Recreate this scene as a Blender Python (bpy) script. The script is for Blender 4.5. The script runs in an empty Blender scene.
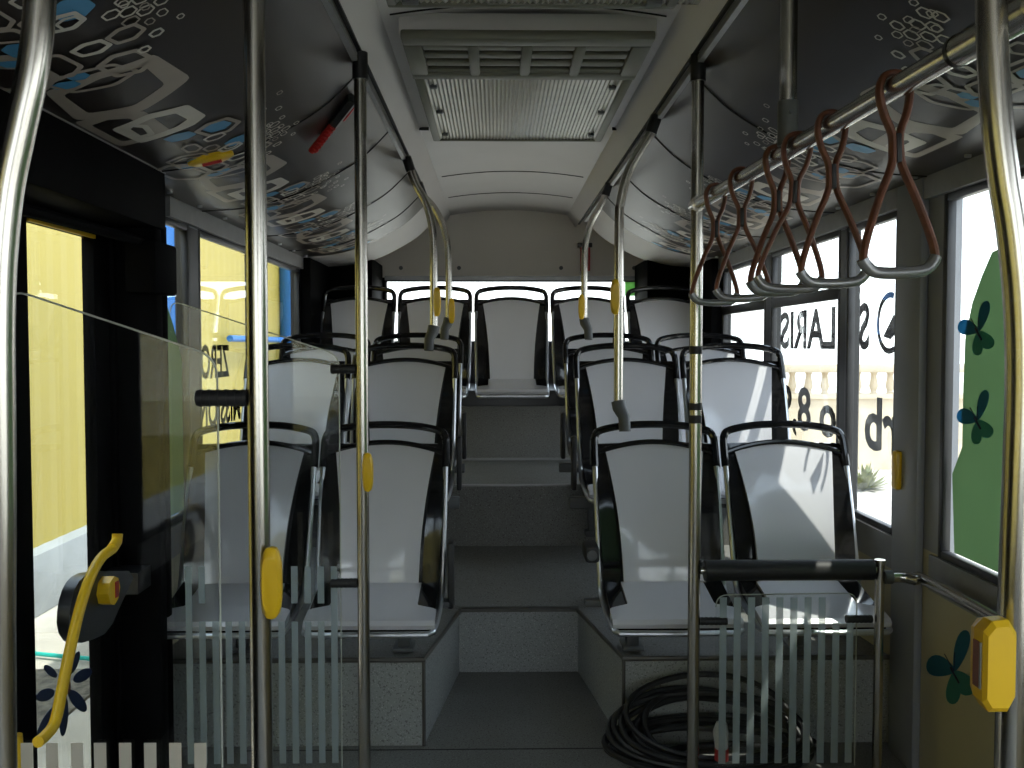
import bpy, bmesh, math, random
from mathutils import Vector, Matrix
random.seed(7)
PI = math.pi
SC = bpy.context.scene
COL = SC.collection

# ---------------------------------------------------------------- camera
F = 932.0
CAM = Vector((-0.09, 0.0, 1.30))
cd = bpy.data.cameras.new('camera'); cam = bpy.data.objects.new('camera', cd); COL.objects.link(cam)
cd.sensor_width = 36.0; cd.lens = 36.0 * F / 1024.0; cd.clip_start = 0.02; cd.clip_end = 500
cam.location = CAM
PITCH = math.atan((384 - 346) / F); YAW = math.atan((512 - 496) / F)
cam.rotation_euler = (PI / 2 - PITCH, 0, -YAW)
SC.camera = cam
CM = cam.rotation_euler.to_matrix()

def P(px, py, X=None, Y=None, Z=None):
    """measured photo point -> place coordinates on the plane X, Y or Z = const"""
    d = CM @ Vector(((px - 512) / F, -(py - 384) / F, -1.0))
    if X is not None: t = (X - CAM.x) / d.x
    elif Y is not None: t = (Y - CAM.y) / d.y
    else: t = (Z - CAM.z) / d.z
    return CAM + d * t

# ---------------------------------------------------------------- world, sun, exposure
W = bpy.data.worlds.new('world'); SC.world = W; W.use_nodes = True
nt = W.node_tree; nt.nodes.clear()
wo = nt.nodes.new('ShaderNodeOutputWorld'); bg = nt.nodes.new('ShaderNodeBackground')
tc = nt.nodes.new('ShaderNodeTexCoord'); sx = nt.nodes.new('ShaderNodeSeparateXYZ'); cr = nt.nodes.new('ShaderNodeValToRGB')
nt.links.new(tc.outputs['Generated'], sx.inputs[0]); nt.links.new(sx.outputs['Z'], cr.inputs[0])
cr.color_ramp.elements[0].position = 0.0; cr.color_ramp.elements[0].color = (0.97, 0.975, 1.0, 1)
cr.color_ramp.elements[1].position = 0.6; cr.color_ramp.elements[1].color = (0.70, 0.82, 1.0, 1)
nt.links.new(cr.outputs[0], bg.inputs[0]); bg.inputs[1].default_value = 3.2
nt.links.new(bg.outputs[0], wo.inputs[0])
sd = bpy.data.lights.new('sun', 'SUN'); sun = bpy.data.objects.new('sun', sd); COL.objects.link(sun)
sd.energy = 5.0; sd.angle = 0.01; sd.color = (1.0, 0.95, 0.85)
sun.rotation_euler = Vector((-0.40, 0.24, -1.0)).to_track_quat('-Z', 'Y').to_euler()
SC.view_settings.view_transform = 'Standard'; SC.view_settings.look = 'None'
SC.view_settings.exposure = 0.45; SC.view_settings.gamma = 1.0; SC.view_settings.use_curve_mapping = False
try:
    SC.cycles.transparent_max_bounces = 32; SC.cycles.max_bounces = 10; SC.cycles.diffuse_bounces = 5
    SC.cycles.caustics_reflective = False; SC.cycles.caustics_refractive = False
except Exception: pass

# ---------------------------------------------------------------- materials
def mat(name, col, rough=0.5, metal=0.0, spec=0.5, noise=0.0, nscale=20.0, bump=0.0, col2=None, stretch=None, coat=0.0):
    m = bpy.data.materials.new(name); m.use_nodes = True
    t = m.node_tree; b = t.nodes['Principled BSDF']
    b.inputs['Roughness'].default_value = rough; b.inputs['Metallic'].default_value = metal
    b.inputs['Specular IOR Level'].default_value = spec
    if coat: b.inputs['Coat Weight'].default_value = coat; b.inputs['Coat Roughness'].default_value = 0.04
    c = (*col, 1)
    b.inputs['Base Color'].default_value = c
    tcn = t.nodes.new('ShaderNodeTexCoord'); mp = t.nodes.new('ShaderNodeMapping')
    if stretch: mp.inputs['Scale'].default_value = stretch
    t.links.new(tcn.outputs['Object'], mp.inputs[0])
    n = t.nodes.new('ShaderNodeTexNoise'); n.inputs['Scale'].default_value = nscale; n.inputs['Detail'].default_value = 4
    t.links.new(mp.outputs[0], n.inputs['Vector'])
    r = t.nodes.new('ShaderNodeValToRGB')
    c2 = col2 if col2 else tuple(v * (1 - noise) for v in col)
    r.color_ramp.elements[0].position = 0.35; r.color_ramp.elements[0].color = (*c2, 1)
    r.color_ramp.elements[1].position = 0.65; r.color_ramp.elements[1].color = c
    t.links.new(n.outputs['Fac'], r.inputs[0]); t.links.new(r.outputs[0], b.inputs['Base Color'])
    if bump:
        bn = t.nodes.new('ShaderNodeBump'); bn.inputs['Strength'].default_value = bump; bn.inputs['Distance'].default_value = 0.002
        t.links.new(n.outputs['Fac'], bn.inputs['Height']); t.links.new(bn.outputs[0], b.inputs['Normal'])
    return m

def glass(name, tint=(0.94, 0.97, 0.96), refl=1.0):
    m = bpy.data.materials.new(name); m.use_nodes = True
    t = m.node_tree; t.nodes.clear()
    o = t.nodes.new('ShaderNodeOutputMaterial'); mx = t.nodes.new('ShaderNodeMixShader')
    tr = t.nodes.new('ShaderNodeBsdfTransparent'); tr.inputs[0].default_value = (*tint, 1)
    gl = t.nodes.new('ShaderNodeBsdfGlossy'); gl.inputs['Roughness'].default_value = 0.01
    lw = t.nodes.new('ShaderNodeLayerWeight'); lw.inputs['Blend'].default_value = 0.5
    pw = t.nodes.new('ShaderNodeMath'); pw.operation = 'POWER'; pw.inputs[1].default_value = 5.0
    g = t.nodes.new('ShaderNodeMath'); g.operation = 'MULTIPLY_ADD'; g.inputs[1].default_value = 0.9; g.inputs[2].default_value = 0.04 * refl
    t.links.new(lw.outputs['Facing'], pw.inputs[0]); t.links.new(pw.outputs[0], g.inputs[0]); t.links.new(g.outputs[0], mx.inputs[0])
    t.links.new(tr.outputs[0], mx.inputs[1]); t.links.new(gl.outputs[0], mx.inputs[2]); t.links.new(mx.outputs[0], o.inputs[0])
    return m

def film(name, col, alpha=0.75, tr_col=(1, 1, 1)):
    """printed or frosted film on glass: partly see-through, partly diffuse and lit through"""
    m = bpy.data.materials.new(name); m.use_nodes = True
    t = m.node_tree; t.nodes.clear()
    o = t.nodes.new('ShaderNodeOutputMaterial'); mx = t.nodes.new('ShaderNodeMixShader'); ad = t.nodes.new('ShaderNodeMixShader')
    tr = t.nodes.new('ShaderNodeBsdfTransparent'); tr.inputs[0].default_value = (*tr_col, 1)
    df = t.nodes.new('ShaderNodeBsdfDiffuse'); tl = t.nodes.new('ShaderNodeBsdfTranslucent')
    n = t.nodes.new('ShaderNodeTexNoise'); n.inputs['Scale'].default_value = 8
    r = t.nodes.new('ShaderNodeValToRGB'); r.color_ramp.elements[0].color = (*[v * 0.9 for v in col], 1); r.color_ramp.elements[1].color = (*col, 1)
    t.links.new(n.outputs['Fac'], r.inputs[0])
    t.links.new(r.outputs[0], df.inputs[0]); t.links.new(r.outputs[0], tl.inputs[0])
    ad.inputs[0].default_value = 0.5
    t.links.new(df.outputs[0], ad.inputs[1]); t.links.new(tl.outputs[0], ad.inputs[2])
    mx.inputs[0].default_value = alpha
    t.links.new(tr.outputs[0], mx.inputs[1]); t.links.new(ad.outputs[0], mx.inputs[2]); t.links.new(mx.outputs[0], o.inputs[0])
    return m

def speckle(name, base, dark, light, rough=0.6):
    m = mat(name, base, rough, noise=0.12, nscale=3.0)
    t = m.node_tree; b = t.nodes['Principled BSDF']
    src = b.inputs['Base Color'].links[0].from_socket
    tcn = t.nodes.new('ShaderNodeTexCoord')
    for scl, th, c in ((160, 0.33, dark), (210, 0.30, light)):
        v = t.nodes.new('ShaderNodeTexNoise'); v.inputs['Scale'].default_value = scl; v.inputs['Detail'].default_value = 1
        t.links.new(tcn.outputs['Object'], v.inputs['Vector'])
        r = t.nodes.new('ShaderNodeValToRGB'); r.color_ramp.elements[0].position = th; r.color_ramp.elements[1].position = th + 0.06
        r.color_ramp.elements[0].color = (1, 1, 1, 1); r.color_ramp.elements[1].color = (0, 0, 0, 1)
        t.links.new(v.outputs['Fac'], r.inputs[0])
        mx = t.nodes.new('ShaderNodeMix'); mx.data_type = 'RGBA'
        t.links.new(r.outputs[0], mx.inputs['Factor']); t.links.new(src, mx.inputs['A']); mx.inputs['B'].default_value = (*c, 1)
        src = mx.outputs['Result']
    t.links.new(src, b.inputs['Base Color'])
    return m

M = {}
M['steel'] = mat('brushed_steel', (0.52, 0.495, 0.455), 0.23, 1.0, noise=0.1, nscale=60, stretch=(1, 1, 0.05))
M['chrome'] = mat('seat_tube_metal', (0.55, 0.57, 0.60), 0.3, 0.9, noise=0.1)
M['white'] = mat('white_seat_plastic', (0.62, 0.62, 0.66), 0.16, 0.0, noise=0.03, nscale=6, coat=0.6)
M['black_gloss'] = mat('glossy_black_plastic', (0.012, 0.012, 0.013), 0.08, noise=0.2)
M['black'] = mat('black_plastic', (0.014, 0.014, 0.015), 0.35, noise=0.2, nscale=30)
M['rubber'] = mat('black_rubber', (0.012, 0.012, 0.014), 0.55, noise=0.3, nscale=40, bump=0.2)
M['black_wall'] = mat('black_door_lining', (0.004, 0.004, 0.0045), 0.7, noise=0.3, nscale=8, spec=0.03)
M['frame'] = mat('window_frame_black', (0.018, 0.018, 0.02), 0.4, noise=0.2)
M['grey'] = mat('grey_painted_metal', (0.25, 0.26, 0.29), 0.4, noise=0.08, nscale=5)
M['greymet'] = mat('grey_aluminium_trim', (0.30, 0.30, 0.30), 0.4, 0.6, noise=0.1)
M['greyplast'] = mat('grey_plastic', (0.09, 0.095, 0.10), 0.5, noise=0.1)
M['ceil'] = mat('ceiling_white', (0.60, 0.575, 0.57), 0.5, noise=0.04, nscale=3)
M['ceilwarm'] = mat('rear_panel_white', (0.62, 0.58, 0.53), 0.5, noise=0.04, nscale=3)
M['cream'] = mat('cream_wall_lining', (0.50, 0.46, 0.33), 0.55, noise=0.06, nscale=4)
M['cove'] = mat('dark_cove_lining', (0.026, 0.019, 0.017), 0.33, noise=0.1, nscale=2, spec=0.3)
M['beige'] = mat('cove_print_beige', (0.40, 0.345, 0.30), 0.4, noise=0.05)
M['pale'] = mat('cove_print_pale', (0.66, 0.62, 0.56), 0.4, noise=0.05)
M['blue'] = mat('cove_print_blue', (0.07, 0.30, 0.56), 0.4, noise=0.05)
M['seam'] = mat('seam_dark', (0.004, 0.004, 0.004), 0.6, noise=0.1)
M['floor'] = speckle('speckled_floor_vinyl', (0.20, 0.20, 0.19), (0.09, 0.07, 0.07), (0.34, 0.34, 0.34))
M['floor_lit'] = speckle('speckled_floor_vinyl_lit', (0.32, 0.335, 0.325), (0.16, 0.16, 0.16), (0.50, 0.50, 0.50))  # same vinyl as the floor; light on upright faces put into the colour
M['trim'] = mat('step_edge_trim', (0.10, 0.095, 0.085), 0.45, 0.3, noise=0.1)
M['yellow'] = mat('yellow_plastic', (0.80, 0.50, 0.015), 0.35, noise=0.08, nscale=10)
M['red'] = mat('red_plastic', (0.45, 0.02, 0.02), 0.35, noise=0.1)
M['leather'] = mat('brown_strap_leather', (0.17, 0.058, 0.034), 0.5, noise=0.3, nscale=60, bump=0.3)
M['handle'] = mat('grey_strap_handle', (0.30, 0.30, 0.31), 0.25, 0.5, noise=0.08)
M['olive'] = mat('olive_grey_vent', (0.12, 0.12, 0.09), 0.45, noise=0.06)
M['slot'] = mat('vent_slot_bright', (0.36, 0.35, 0.31), 0.3, 0.3, noise=0.1)  # pale tone stands in for light in the slots; ribbed panels share it
M['glass'] = glass('clear_glass')
M['panel'] = glass('partition_glass', (0.97, 0.98, 0.975), 0.8)
M['edge'] = mat('glass_edge', (0.45, 0.47, 0.42), 0.2, noise=0.05)
M['frost'] = film('frosted_strip', (0.52, 0.60, 0.62), 0.62)
M['frostwarm'] = film('frosted_strip_pale', (0.85, 0.80, 0.70), 0.85)
M['green'] = film('green_window_film', (0.27, 0.38, 0.25), 0.85, (0.25, 0.34, 0.22))
M['greenlight'] = film('light_green_film', (0.22, 0.50, 0.18), 0.72, (0.4, 0.6, 0.3))
M['butterfly'] = film('blue_butterfly_film', (0.07, 0.25, 0.40), 0.95, (0.2, 0.5, 0.6))
M['butterfly2'] = film('teal_butterfly_film', (0.12, 0.40, 0.36), 0.93, (0.2, 0.6, 0.5))
M['petal'] = mat('dark_blue_petal_film', (0.012, 0.025, 0.07), 0.5, noise=0.1)
M['brown'] = mat('brown_flower_centre', (0.16, 0.045, 0.02), 0.5, noise=0.1)
M['letter'] = film('grey_lettering_film', (0.035, 0.035, 0.04), 0.9)
M['letterdark'] = film('black_lettering_film', (0.008, 0.008, 0.01), 0.97)
M['cable'] = mat('black_cable', (0.010, 0.010, 0.011), 0.5, noise=0.2)
M['plug'] = mat('white_plug_plastic', (0.6, 0.6, 0.58), 0.4, noise=0.1)
M['ywall'] = mat('yellow_wall_paint', (0.40, 0.315, 0.06), 0.6, noise=0.06, nscale=1.2)
M['bluep'] = mat('blue_paint', (0.03, 0.17, 0.52), 0.5, noise=0.08)
M['gskirt'] = mat('grey_concrete', (0.34, 0.36, 0.38), 0.8, noise=0.15, nscale=5)
M['ground'] = mat('pale_concrete_ground', (0.50, 0.46, 0.40), 0.9, noise=0.25, nscale=2.5, bump=0.3)
M['gravel'] = mat('dark_gravel', (0.18, 0.16, 0.13), 0.9, noise=0.7, nscale=25, bump=0.6)
M['fence'] = mat('beige_stone_fence', (0.62, 0.52, 0.38), 0.85, noise=0.15, nscale=3)
M['shrub'] = mat('dry_shrub', (0.22, 0.24, 0.08), 0.8, noise=0.5, nscale=12)
M['hose'] = mat('turquoise_hose', (0.02, 0.45, 0.40), 0.5, noise=0.1)
M['screen'] = mat('grey_display_face', (0.25, 0.10, 0.10), 0.25, noise=0.3)

# ---------------------------------------------------------------- mesh helpers
class MB:
    def __init__(s): s.bm = bmesh.new(); s.mats = []; s.cur = 0
    def use(s, m):
        if m not in s.mats: s.mats.append(m)
        s.cur = s.mats.index(m); return s
    def face(s, vs):
        try:
            f = s.bm.faces.new(vs); f.material_index = s.cur; return f
        except ValueError: return None
    def box(s, x0, x1, y0, y1, z0, z1, bev=0.0):
        b = bmesh.new() if bev else s.bm
        vs = [b.verts.new((x, y, z)) for x in (x0, x1) for y in (y0, y1) for z in (z0, z1)]
        for q in ((0, 1, 3, 2), (4, 6, 7, 5), (0, 4, 5, 1), (2, 3, 7, 6), (0, 2, 6, 4), (1, 5, 7, 3)):
            f = b.faces.new([vs[i] for i in q]); f.material_index = s.cur
        if bev:
            bmesh.ops.recalc_face_normals(b, faces=b.faces)
            bmesh.ops.bevel(b, geom=b.edges[:] , offset=bev, segments=2, affect='EDGES', profile=0.5)
            for f in b.faces: f.material_index = s.cur
            s.merge(b)
        return s
    def merge(s, b, mtx=None):
        mp = {v: s.bm.verts.new(mtx @ v.co if mtx else v.co) for v in b.verts}
        for f in b.faces:
            s.face([mp[v] for v in f.verts])
        b.free()
    def tube(s, pts, r, n=12, flat=1.0, closed=False, caps=True, ref=None):
        """sweep a circle (or ellipse: flat = ratio along ref axis) along pts; r number or list"""
        pts = [Vector(p) for p in pts]; N = len(pts)
        rs = r if isinstance(r, (list, tuple)) else [r] * N
        tang = []
        for i in range(N):
            a = pts[(i - 1) % N] if (closed or i > 0) else pts[0]
            c = pts[(i + 1) % N] if (closed or i < N - 1) else pts[-1]
            d = (c - a); tang.append(d.normalized() if d.length > 1e-9 else Vector((0, 0, 1)))
        up = Vector(ref) if ref else (Vector((0, 0, 1)) if abs(tang[0].z) < 0.9 else Vector((1, 0, 0)))
        rings = []; u = (up - tang[0] * up.dot(tang[0])).normalized()
        for i in range(N):
            t = tang[i]
            u = ((up if ref else u) - t * (up if ref else u).dot(t))
            u = u.normalized() if u.length > 1e-6 else Vector((1, 0, 0))
            v = t.cross(u)
            rings.append([s.bm.verts.new(pts[i] + (u * math.cos(a) * flat + v * math.sin(a)) * rs[i]) for a in [2 * PI * k / n for k in range(n)]])
        m = N if closed else N - 1
        for i in range(m):
            A = rings[i]; B = rings[(i + 1) % N]
            for k in range(n): s.face([A[k], A[(k + 1) % n], B[(k + 1) % n], B[k]])
        if caps and not closed:
            s.face(rings[0][::-1]); s.face(rings[-1])
        return s
    def prism(s, poly, axis, a, b):
        """poly: list of 2D points in the other two axes (order x,y,z without axis); extruded a..b along axis"""
        def mk(p, t):
            if axis == 'x': return (t, p[0], p[1])
            if axis == 'y': return (p[0], t, p[1])
            return (p[0], p[1], t)
        A = [s.bm.verts.new(mk(p, a)) for p in poly]; B = [s.bm.verts.new(mk(p, b)) for p in poly]
        n = len(poly)
        s.face(A[::-1]); s.face(B)
        for i in range(n): s.face([A[i], A[(i + 1) % n], B[(i + 1) % n], B[i]])
        return s
    def sheet(s, f, nu, nv, g):
        """closed slab between surfaces f(u,v) and g(u,v), u,v in 0..1"""
        Fg = [[s.bm.verts.new(f(i / nu, j / nv)) for j in range(nv + 1)] for i in range(nu + 1)]
        Gg = [[s.bm.verts.new(g(i / nu, j / nv)) for j in range(nv + 1)] for i in range(nu + 1)]
        for i in range(nu):
            for j in range(nv):
                s.face([Fg[i][j], Fg[i + 1][j], Fg[i + 1][j + 1], Fg[i][j + 1]])
                s.face([Gg[i][j], Gg[i][j + 1], Gg[i + 1][j + 1], Gg[i + 1][j]])
        for i in range(nu):
            s.face([Fg[i][0], Gg[i][0], Gg[i + 1][0], Fg[i + 1][0]]); s.face([Fg[i][nv], Fg[i + 1][nv], Gg[i + 1][nv], Gg[i][nv]])
        for j in range(nv):
            s.face([Fg[0][j], Fg[0][j + 1], Gg[0][j + 1], Gg[0][j]]); s.face([Fg[nu][j], Gg[nu][j], Gg[nu][j + 1], Fg[nu][j + 1]])
        return s
    def grid(s, f, nu, nv):
        Fg = [[s.bm.verts.new(f(i / nu, j / nv)) for j in range(nv + 1)] for i in range(nu + 1)]
        for i in range(nu):
            for j in range(nv): s.face([Fg[i][j], Fg[i + 1][j], Fg[i + 1][j + 1], Fg[i][j + 1]])
        return s
    def build(s, name, m=None, parent=None, smooth=True, norm=True, loc=None):
        me = bpy.data.meshes.new(name)
        if norm: bmesh.ops.recalc_face_normals(s.bm, faces=s.bm.faces)
        s.bm.to_mesh(me); s.bm.free()
        ms = s.mats if s.mats else [m]
        for k in ms: me.materials.append(M[k])
        if smooth:
            for p in me.polygons: p.use_smooth = True
            try: me.set_sharp_from_angle(angle=math.radians(35))
            except Exception: pass
        o = bpy.data.objects.new(name, me); COL.objects.link(o)
        if parent: o.parent = parent
        if loc: o.location = loc
        return o

def tag(o, label=None, cat=None, group=None, kind=None):
    if label: o['label'] = label
    if cat: o['category'] = cat
    if group: o['group'] = group
    if kind: o['kind'] = kind
    return o
def empty(name, loc=(0, 0, 0), rz=0):
    o = bpy.data.objects.new(name, None); COL.objects.link(o); o.location = loc; o.rotation_euler = (0, 0, rz)
    o.empty_display_size = 0.1
    return o
def structure(o, label=None): o['kind'] = 'structure'; return o if not label else tag(o, label)
def copy_tree(o, parent=None):
    c = o.copy(); COL.objects.link(c); c.parent = parent
    for ch in list(o.children): copy_tree(ch, c)
    return c
def rounded_poly(pl):
    out = []
    for i, p in enumerate(pl):
        q = pl[(i + 1) % len(pl)]
        out += [(0.75 * p[0] + 0.25 * q[0], 0.75 * p[1] + 0.25 * q[1]), (0.25 * p[0] + 0.75 * q[0], 0.25 * p[1] + 0.75 * q[1])]
    return out
def smoothpath(pts, sub=6):
    pts = [Vector(p) for p in pts]; out = []
    n = len(pts)
    for i in range(n - 1):
        p0 = pts[max(i - 1, 0)]; p1 = pts[i]; p2 = pts[i + 1]; p3 = pts[min(i + 2, n - 1)]
        for k in range(sub):
            t = k / sub
            out.append(0.5 * ((2 * p1) + (p2 - p0) * t + (2 * p0 - 5 * p1 + 4 * p2 - p3) * t * t + (3 * p1 - p0 - 3 * p2 + p3) * t ** 3))
    out.append(pts[-1]); return out

def text_bm(body, height, thick=0.0012):
    cu = bpy.data.curves.new('lettering', 'FONT'); cu.body = body; cu.size = height / 0.7; cu.extrude = thick / 2
    cu.resolution_u = 3; cu.offset = 0.032 * height
    o = bpy.data.objects.new('lettering', cu); COL.objects.link(o)
    bpy.context.view_layer.update()
    me = bpy.data.meshes.new_from_object(o.evaluated_get(bpy.context.evaluated_depsgraph_get()))
    bpy.data.objects.remove(o)
    b = bmesh.new(); b.from_mesh(me); bpy.data.meshes.remove(me)
    return b

# ================================================================ THE SETTING
HW = 1.20            # half width of the saloon
ZH, ZS = 1.73, 0.69  # window head and sill
YF, YR = -2.6, 6.50  # front and rear of the saloon

# floor: low floor, raised stepped floor
def podx(y, s):      # inner edge of the seat podium
    t = (y - 2.99) / (3.67 - 2.99); return s * (0.325 + (0.237 - 0.325) * t)
b = MB()
b.use('floor').box(-HW, HW, YF, 3.67, -0.05, 0.0)
b.use('floor_lit').box(-0.237, 0.237, 3.67, 3.69, 0.0, 0.25)
b.use('floor').prism([(3.69, -0.05), (4.42, -0.05), (4.42, 0.345), (3.69, 0.25)], 'x', -HW, HW)
b.use('floor').box(-HW, HW, 4.42, YR, -0.05, 0.635)
b.use('trim').box(-0.24, 0.24, 3.665, 3.70, 0.243, 0.256)
b.use('greymet').box(-0.45, 0.45, 4.412, 4.435, 0.632, 0.641)
b.use('seam').box(-0.9, 0.34, 2.955, 2.96, 0.0, 0.001)
for s in (-1, 1):
    c = sorted([podx(2.99, s), podx(3.67, s)])
structure(b.build('floor', smooth=False))
for s, nm in ((-1, 'left'), (1, 'right')):
    b = MB()
    # podium beside the aisle: sloping top, flared inner side
    v = [(s * HW, 2.99, 0), (podx(2.99, s), 2.99, 0), (podx(3.69, s), 3.69, 0), (s * HW, 3.69, 0),
         (s * HW, 2.99, 0.285), (podx(2.99, s), 2.99, 0.285), (podx(3.69, s), 3.69, 0.25), (s * HW, 3.69, 0.25)]
    V = [b.bm.verts.new(q) for q in v]
    b.use('floor'); b.face([V[4], V[5], V[6], V[7]])
    b.use('floor_lit'); b.face([V[0], V[1], V[5], V[4]]); b.face([V[1], V[2], V[6], V[5]]); b.face([V[2], V[3], V[7], V[6]])
    b.use('trim')
    b.tube([(s * (HW), 2.988, 0.283), (podx(2.99, s), 2.988, 0.283), (podx(3.69, s), 3.66, 0.249)], 0.0085, 8)
    b.tube([(podx(2.99, s), 2.988, 0.0), (podx(2.99, s), 2.988, 0.283)], 0.006, 8)
    structure(b.build('trim_1' if s < 0 else 'trim_2', smooth=False))['label'] = 'raised speckled seat podium with dark edge trim on the %s of the aisle' % nm
# engine cover bench carrying the last row
b = MB(); b.use('floor').box(-HW, HW, 5.40, YR, 0.635, 0.95); b.use('black').box(-HW, HW, 5.45, YR, 0.95, 1.04)
b.use('greymet').box(-0.4, 0.4, 5.395, 5.402, 0.636, 0.65)
structure(b.build('trim_3', smooth=False))['label'] = 'grey bench box below the last row of seats'

# side walls with their windows
WIN_R = [(-2.1, 0.65), (0.90, 2.67), (2.985, 3.415), (3.49, 4.365), (4.46, 5.30)]
WIN_L = [(-2.1, 0.2), (3.13, 3.40), (3.52, 4.34), (4.48, 5.30)]
DOOR = (1.40, 2.70)
def wall(side, wins, name):
    s = side; b = MB()
    xi, xo = s * HW, s * (HW + 0.05)
    a, c = min(xi, xo), max(xi, xo)
    holes = [(w[0], w[1], ZS, ZH) for w in wins]
    if s < 0: holes.append((DOOR[0], DOOR[1], 0.0, 1.76))
    holes.sort()
    y = YF
    for (h0, h1, z0, z1) in holes:
        post_m = 'frame'
        if s > 0 and abs(h0 - 2.985) < 0.01: post_m = 'grey'
        if s < 0 and (h0 < 3.3): post_m = 'black_wall'
        b.use(post_m).box(a, c, y, h0, z0 if z0 > 0 else 0.0, ZH)
        b.use('cream' if s > 0 or h0 > 3.3 else 'black_wall').box(a, c, y, h0, -0.3, ZS) if z0 > 0 or s > 0 or True else None
        if z0 > 0: b.use('cream' if (s > 0 or h0 > 3.1) else 'black_wall').box(a, c, h0, h1, -0.3, z0)
        if z0 > 0: b.use('greymet').box(min(xi, xi - s * 0.012), max(xi, xi - s * 0.012), h0 - 0.04, h1 + 0.04, z0 - 0.11, z0 - 0.005)
        y = h1
    b.use('frame').box(a, c, y, YR, ZS, ZH); b.use('cream').box(a, c, y, YR, -0.3, ZS)
    b.use('grey').box(a, c, YF, YR, ZH + (0.0 if s > 0 else 0.0), 2.30)
    b.use('greymet').box(min(xi, xi - s * 0.02), max(xi, xi - s * 0.02), (3.16 if s < 0 else YF), 5.5, ZH + 0.005, 1.81)
    return structure(b.build(name, smooth=False))
wl = wall(-1, WIN_L, 'wall_left'); wr = wall(1, WIN_R, 'wall_right')

# projecting grey pillar on the right wall
b = MB(); b.box(HW - 0.027, HW, 2.765, 2.94, 0.0, 1.80, 0.008)
structure(b.build('trim_4', 'grey'))['label'] = 'grey painted wall pillar between the right windows'
# rear corner blocks, black
for s, k in ((-1, 5), (1, 6)):
    b = MB(); x0, x1 = sorted((s * 0.875, s * HW)); b.box(x0, x1, 5.95, YR, 0.6, 1.86, 0.01); x0, x1 = sorted((s * 1.14, s * HW)); b.box(x0, x1, 5.32, 5.95, 0.6, 1.80, 0.005)
    structure(b.build('trim_%d' % k, 'black_wall'))['label'] = 'black corner column at the %s of the rear window' % ('left' if s < 0 else 'right')
# rear wall with window opening
b = MB()
b.use('ceilwarm').box(-HW, HW, YR, YR + 0.04, 1.775, 2.35)
b.use('grey').box(-HW, HW, YR, YR + 0.04, 0.0, 1.335)
b.use('black_wall').box(-HW, -0.86, YR, YR + 0.04, 1.335, 1.775); b.use('black_wall').box(0.90, HW, YR, YR + 0.04, 1.335, 1.775)
for px in (401, 459, 561, 634):
    p = P(px, 268, Y=YR); b.use('greyplast').tube([(p.x, YR + 0.001, p.z), (p.x, YR - 0.012, p.z)], 0.014, 12)
b.use('greymet').box(-0.86, 0.90, YR - 0.015, YR, 1.755, 1.785)
structure(b.build('wall_back'))
# front of the bus (behind the camera) with windscreen opening
b = MB(); b.use('black_wall').box(-HW, HW, YF - 0.05, YF, -0.3, 0.75); b.box(-HW, HW, YF - 0.05, YF, 1.95, 2.35)
b.box(-HW, -HW + 0.1, YF - 0.05, YF, 0.75, 1.95); b.box(HW - 0.1, HW, YF - 0.05, YF, 0.75, 1.95)
structure(b.build('wall_front', smooth=False))
b = MB(); b.box(-HW + 0.1, HW - 0.1, YF - 0.03, YF - 0.02, 0.75, 1.95)
structure(b.build('window_11', 'glass', smooth=False))

# cove lining with its printed pattern
prof = smoothpath([(0.480, 0, 2.105), (0.575, 0, 2.01), (0.67, 0, 1.946), (0.83, 0, 1.865), (1.01, 0, 1.815), (HW, 0, 1.80)], 8)
prof = [(p.x, p.z) for p in prof][::-1]        # from the wall inwards
cum = [0]
for i in range(1, len(prof)): cum.append(cum[-1] + math.dist(prof[i], prof[i - 1]))
SL = cum[-1]
def cove_pt(s_, y, side, off=0.0):
    s_ = max(0.0, min(SL, s_))
    for i in range(1, len(cum)):
        if s_ <= cum[i] + 1e-9:
            t = (s_ - cum[i - 1]) / (cum[i] - cum[i - 1]); a, c = prof[i - 1], prof[i]
            x = a[0] + (c[0] - a[0]) * t; z = a[1] + (c[1] - a[1]) * t
            dx, dz = c[0] - a[0], c[1] - a[1]; L = math.hypot(dx, dz); nx, nz = dz / L, -dx / L   # towards the cabin: down
            if nz > 0: nx, nz = -nx, -nz
            return Vector((side * (x + nx * off), y, z + nz * off))
def hexshape(cs, cy, w, l, sk, n=8):
    """rounded six-sided outline: long axis along y (l), w along s, skew sk"""
    base = [(-0.5, -0.28), (-0.02, -0.5), (0.46, -0.36), (0.5, 0.24), (0.04, 0.5), (-0.46, 0.34)]
    pts = []
    m = len(base)
    for i in range(m):
        p0 = Vector(base[i - 1]); p1 = Vector(base[i]); p2 = Vector(base[(i + 1) % m])
        a = p1.lerp(p0, 0.14); c = p1.lerp(p2, 0.14)
        for k in range(4):
            t = k / 3; q = (1 - t) ** 2 * a + 2 * t * (1 - t) * p1 + t * t * c
            pts.append(q)
        nx = p2.lerp(p1, 0.14)
        for k in range(1, 5): pts.append(c.lerp(nx, k / 5))
    return [(cs + q.x * w + sk * q.y * w, cy + q.y * l) for q in pts]
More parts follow.
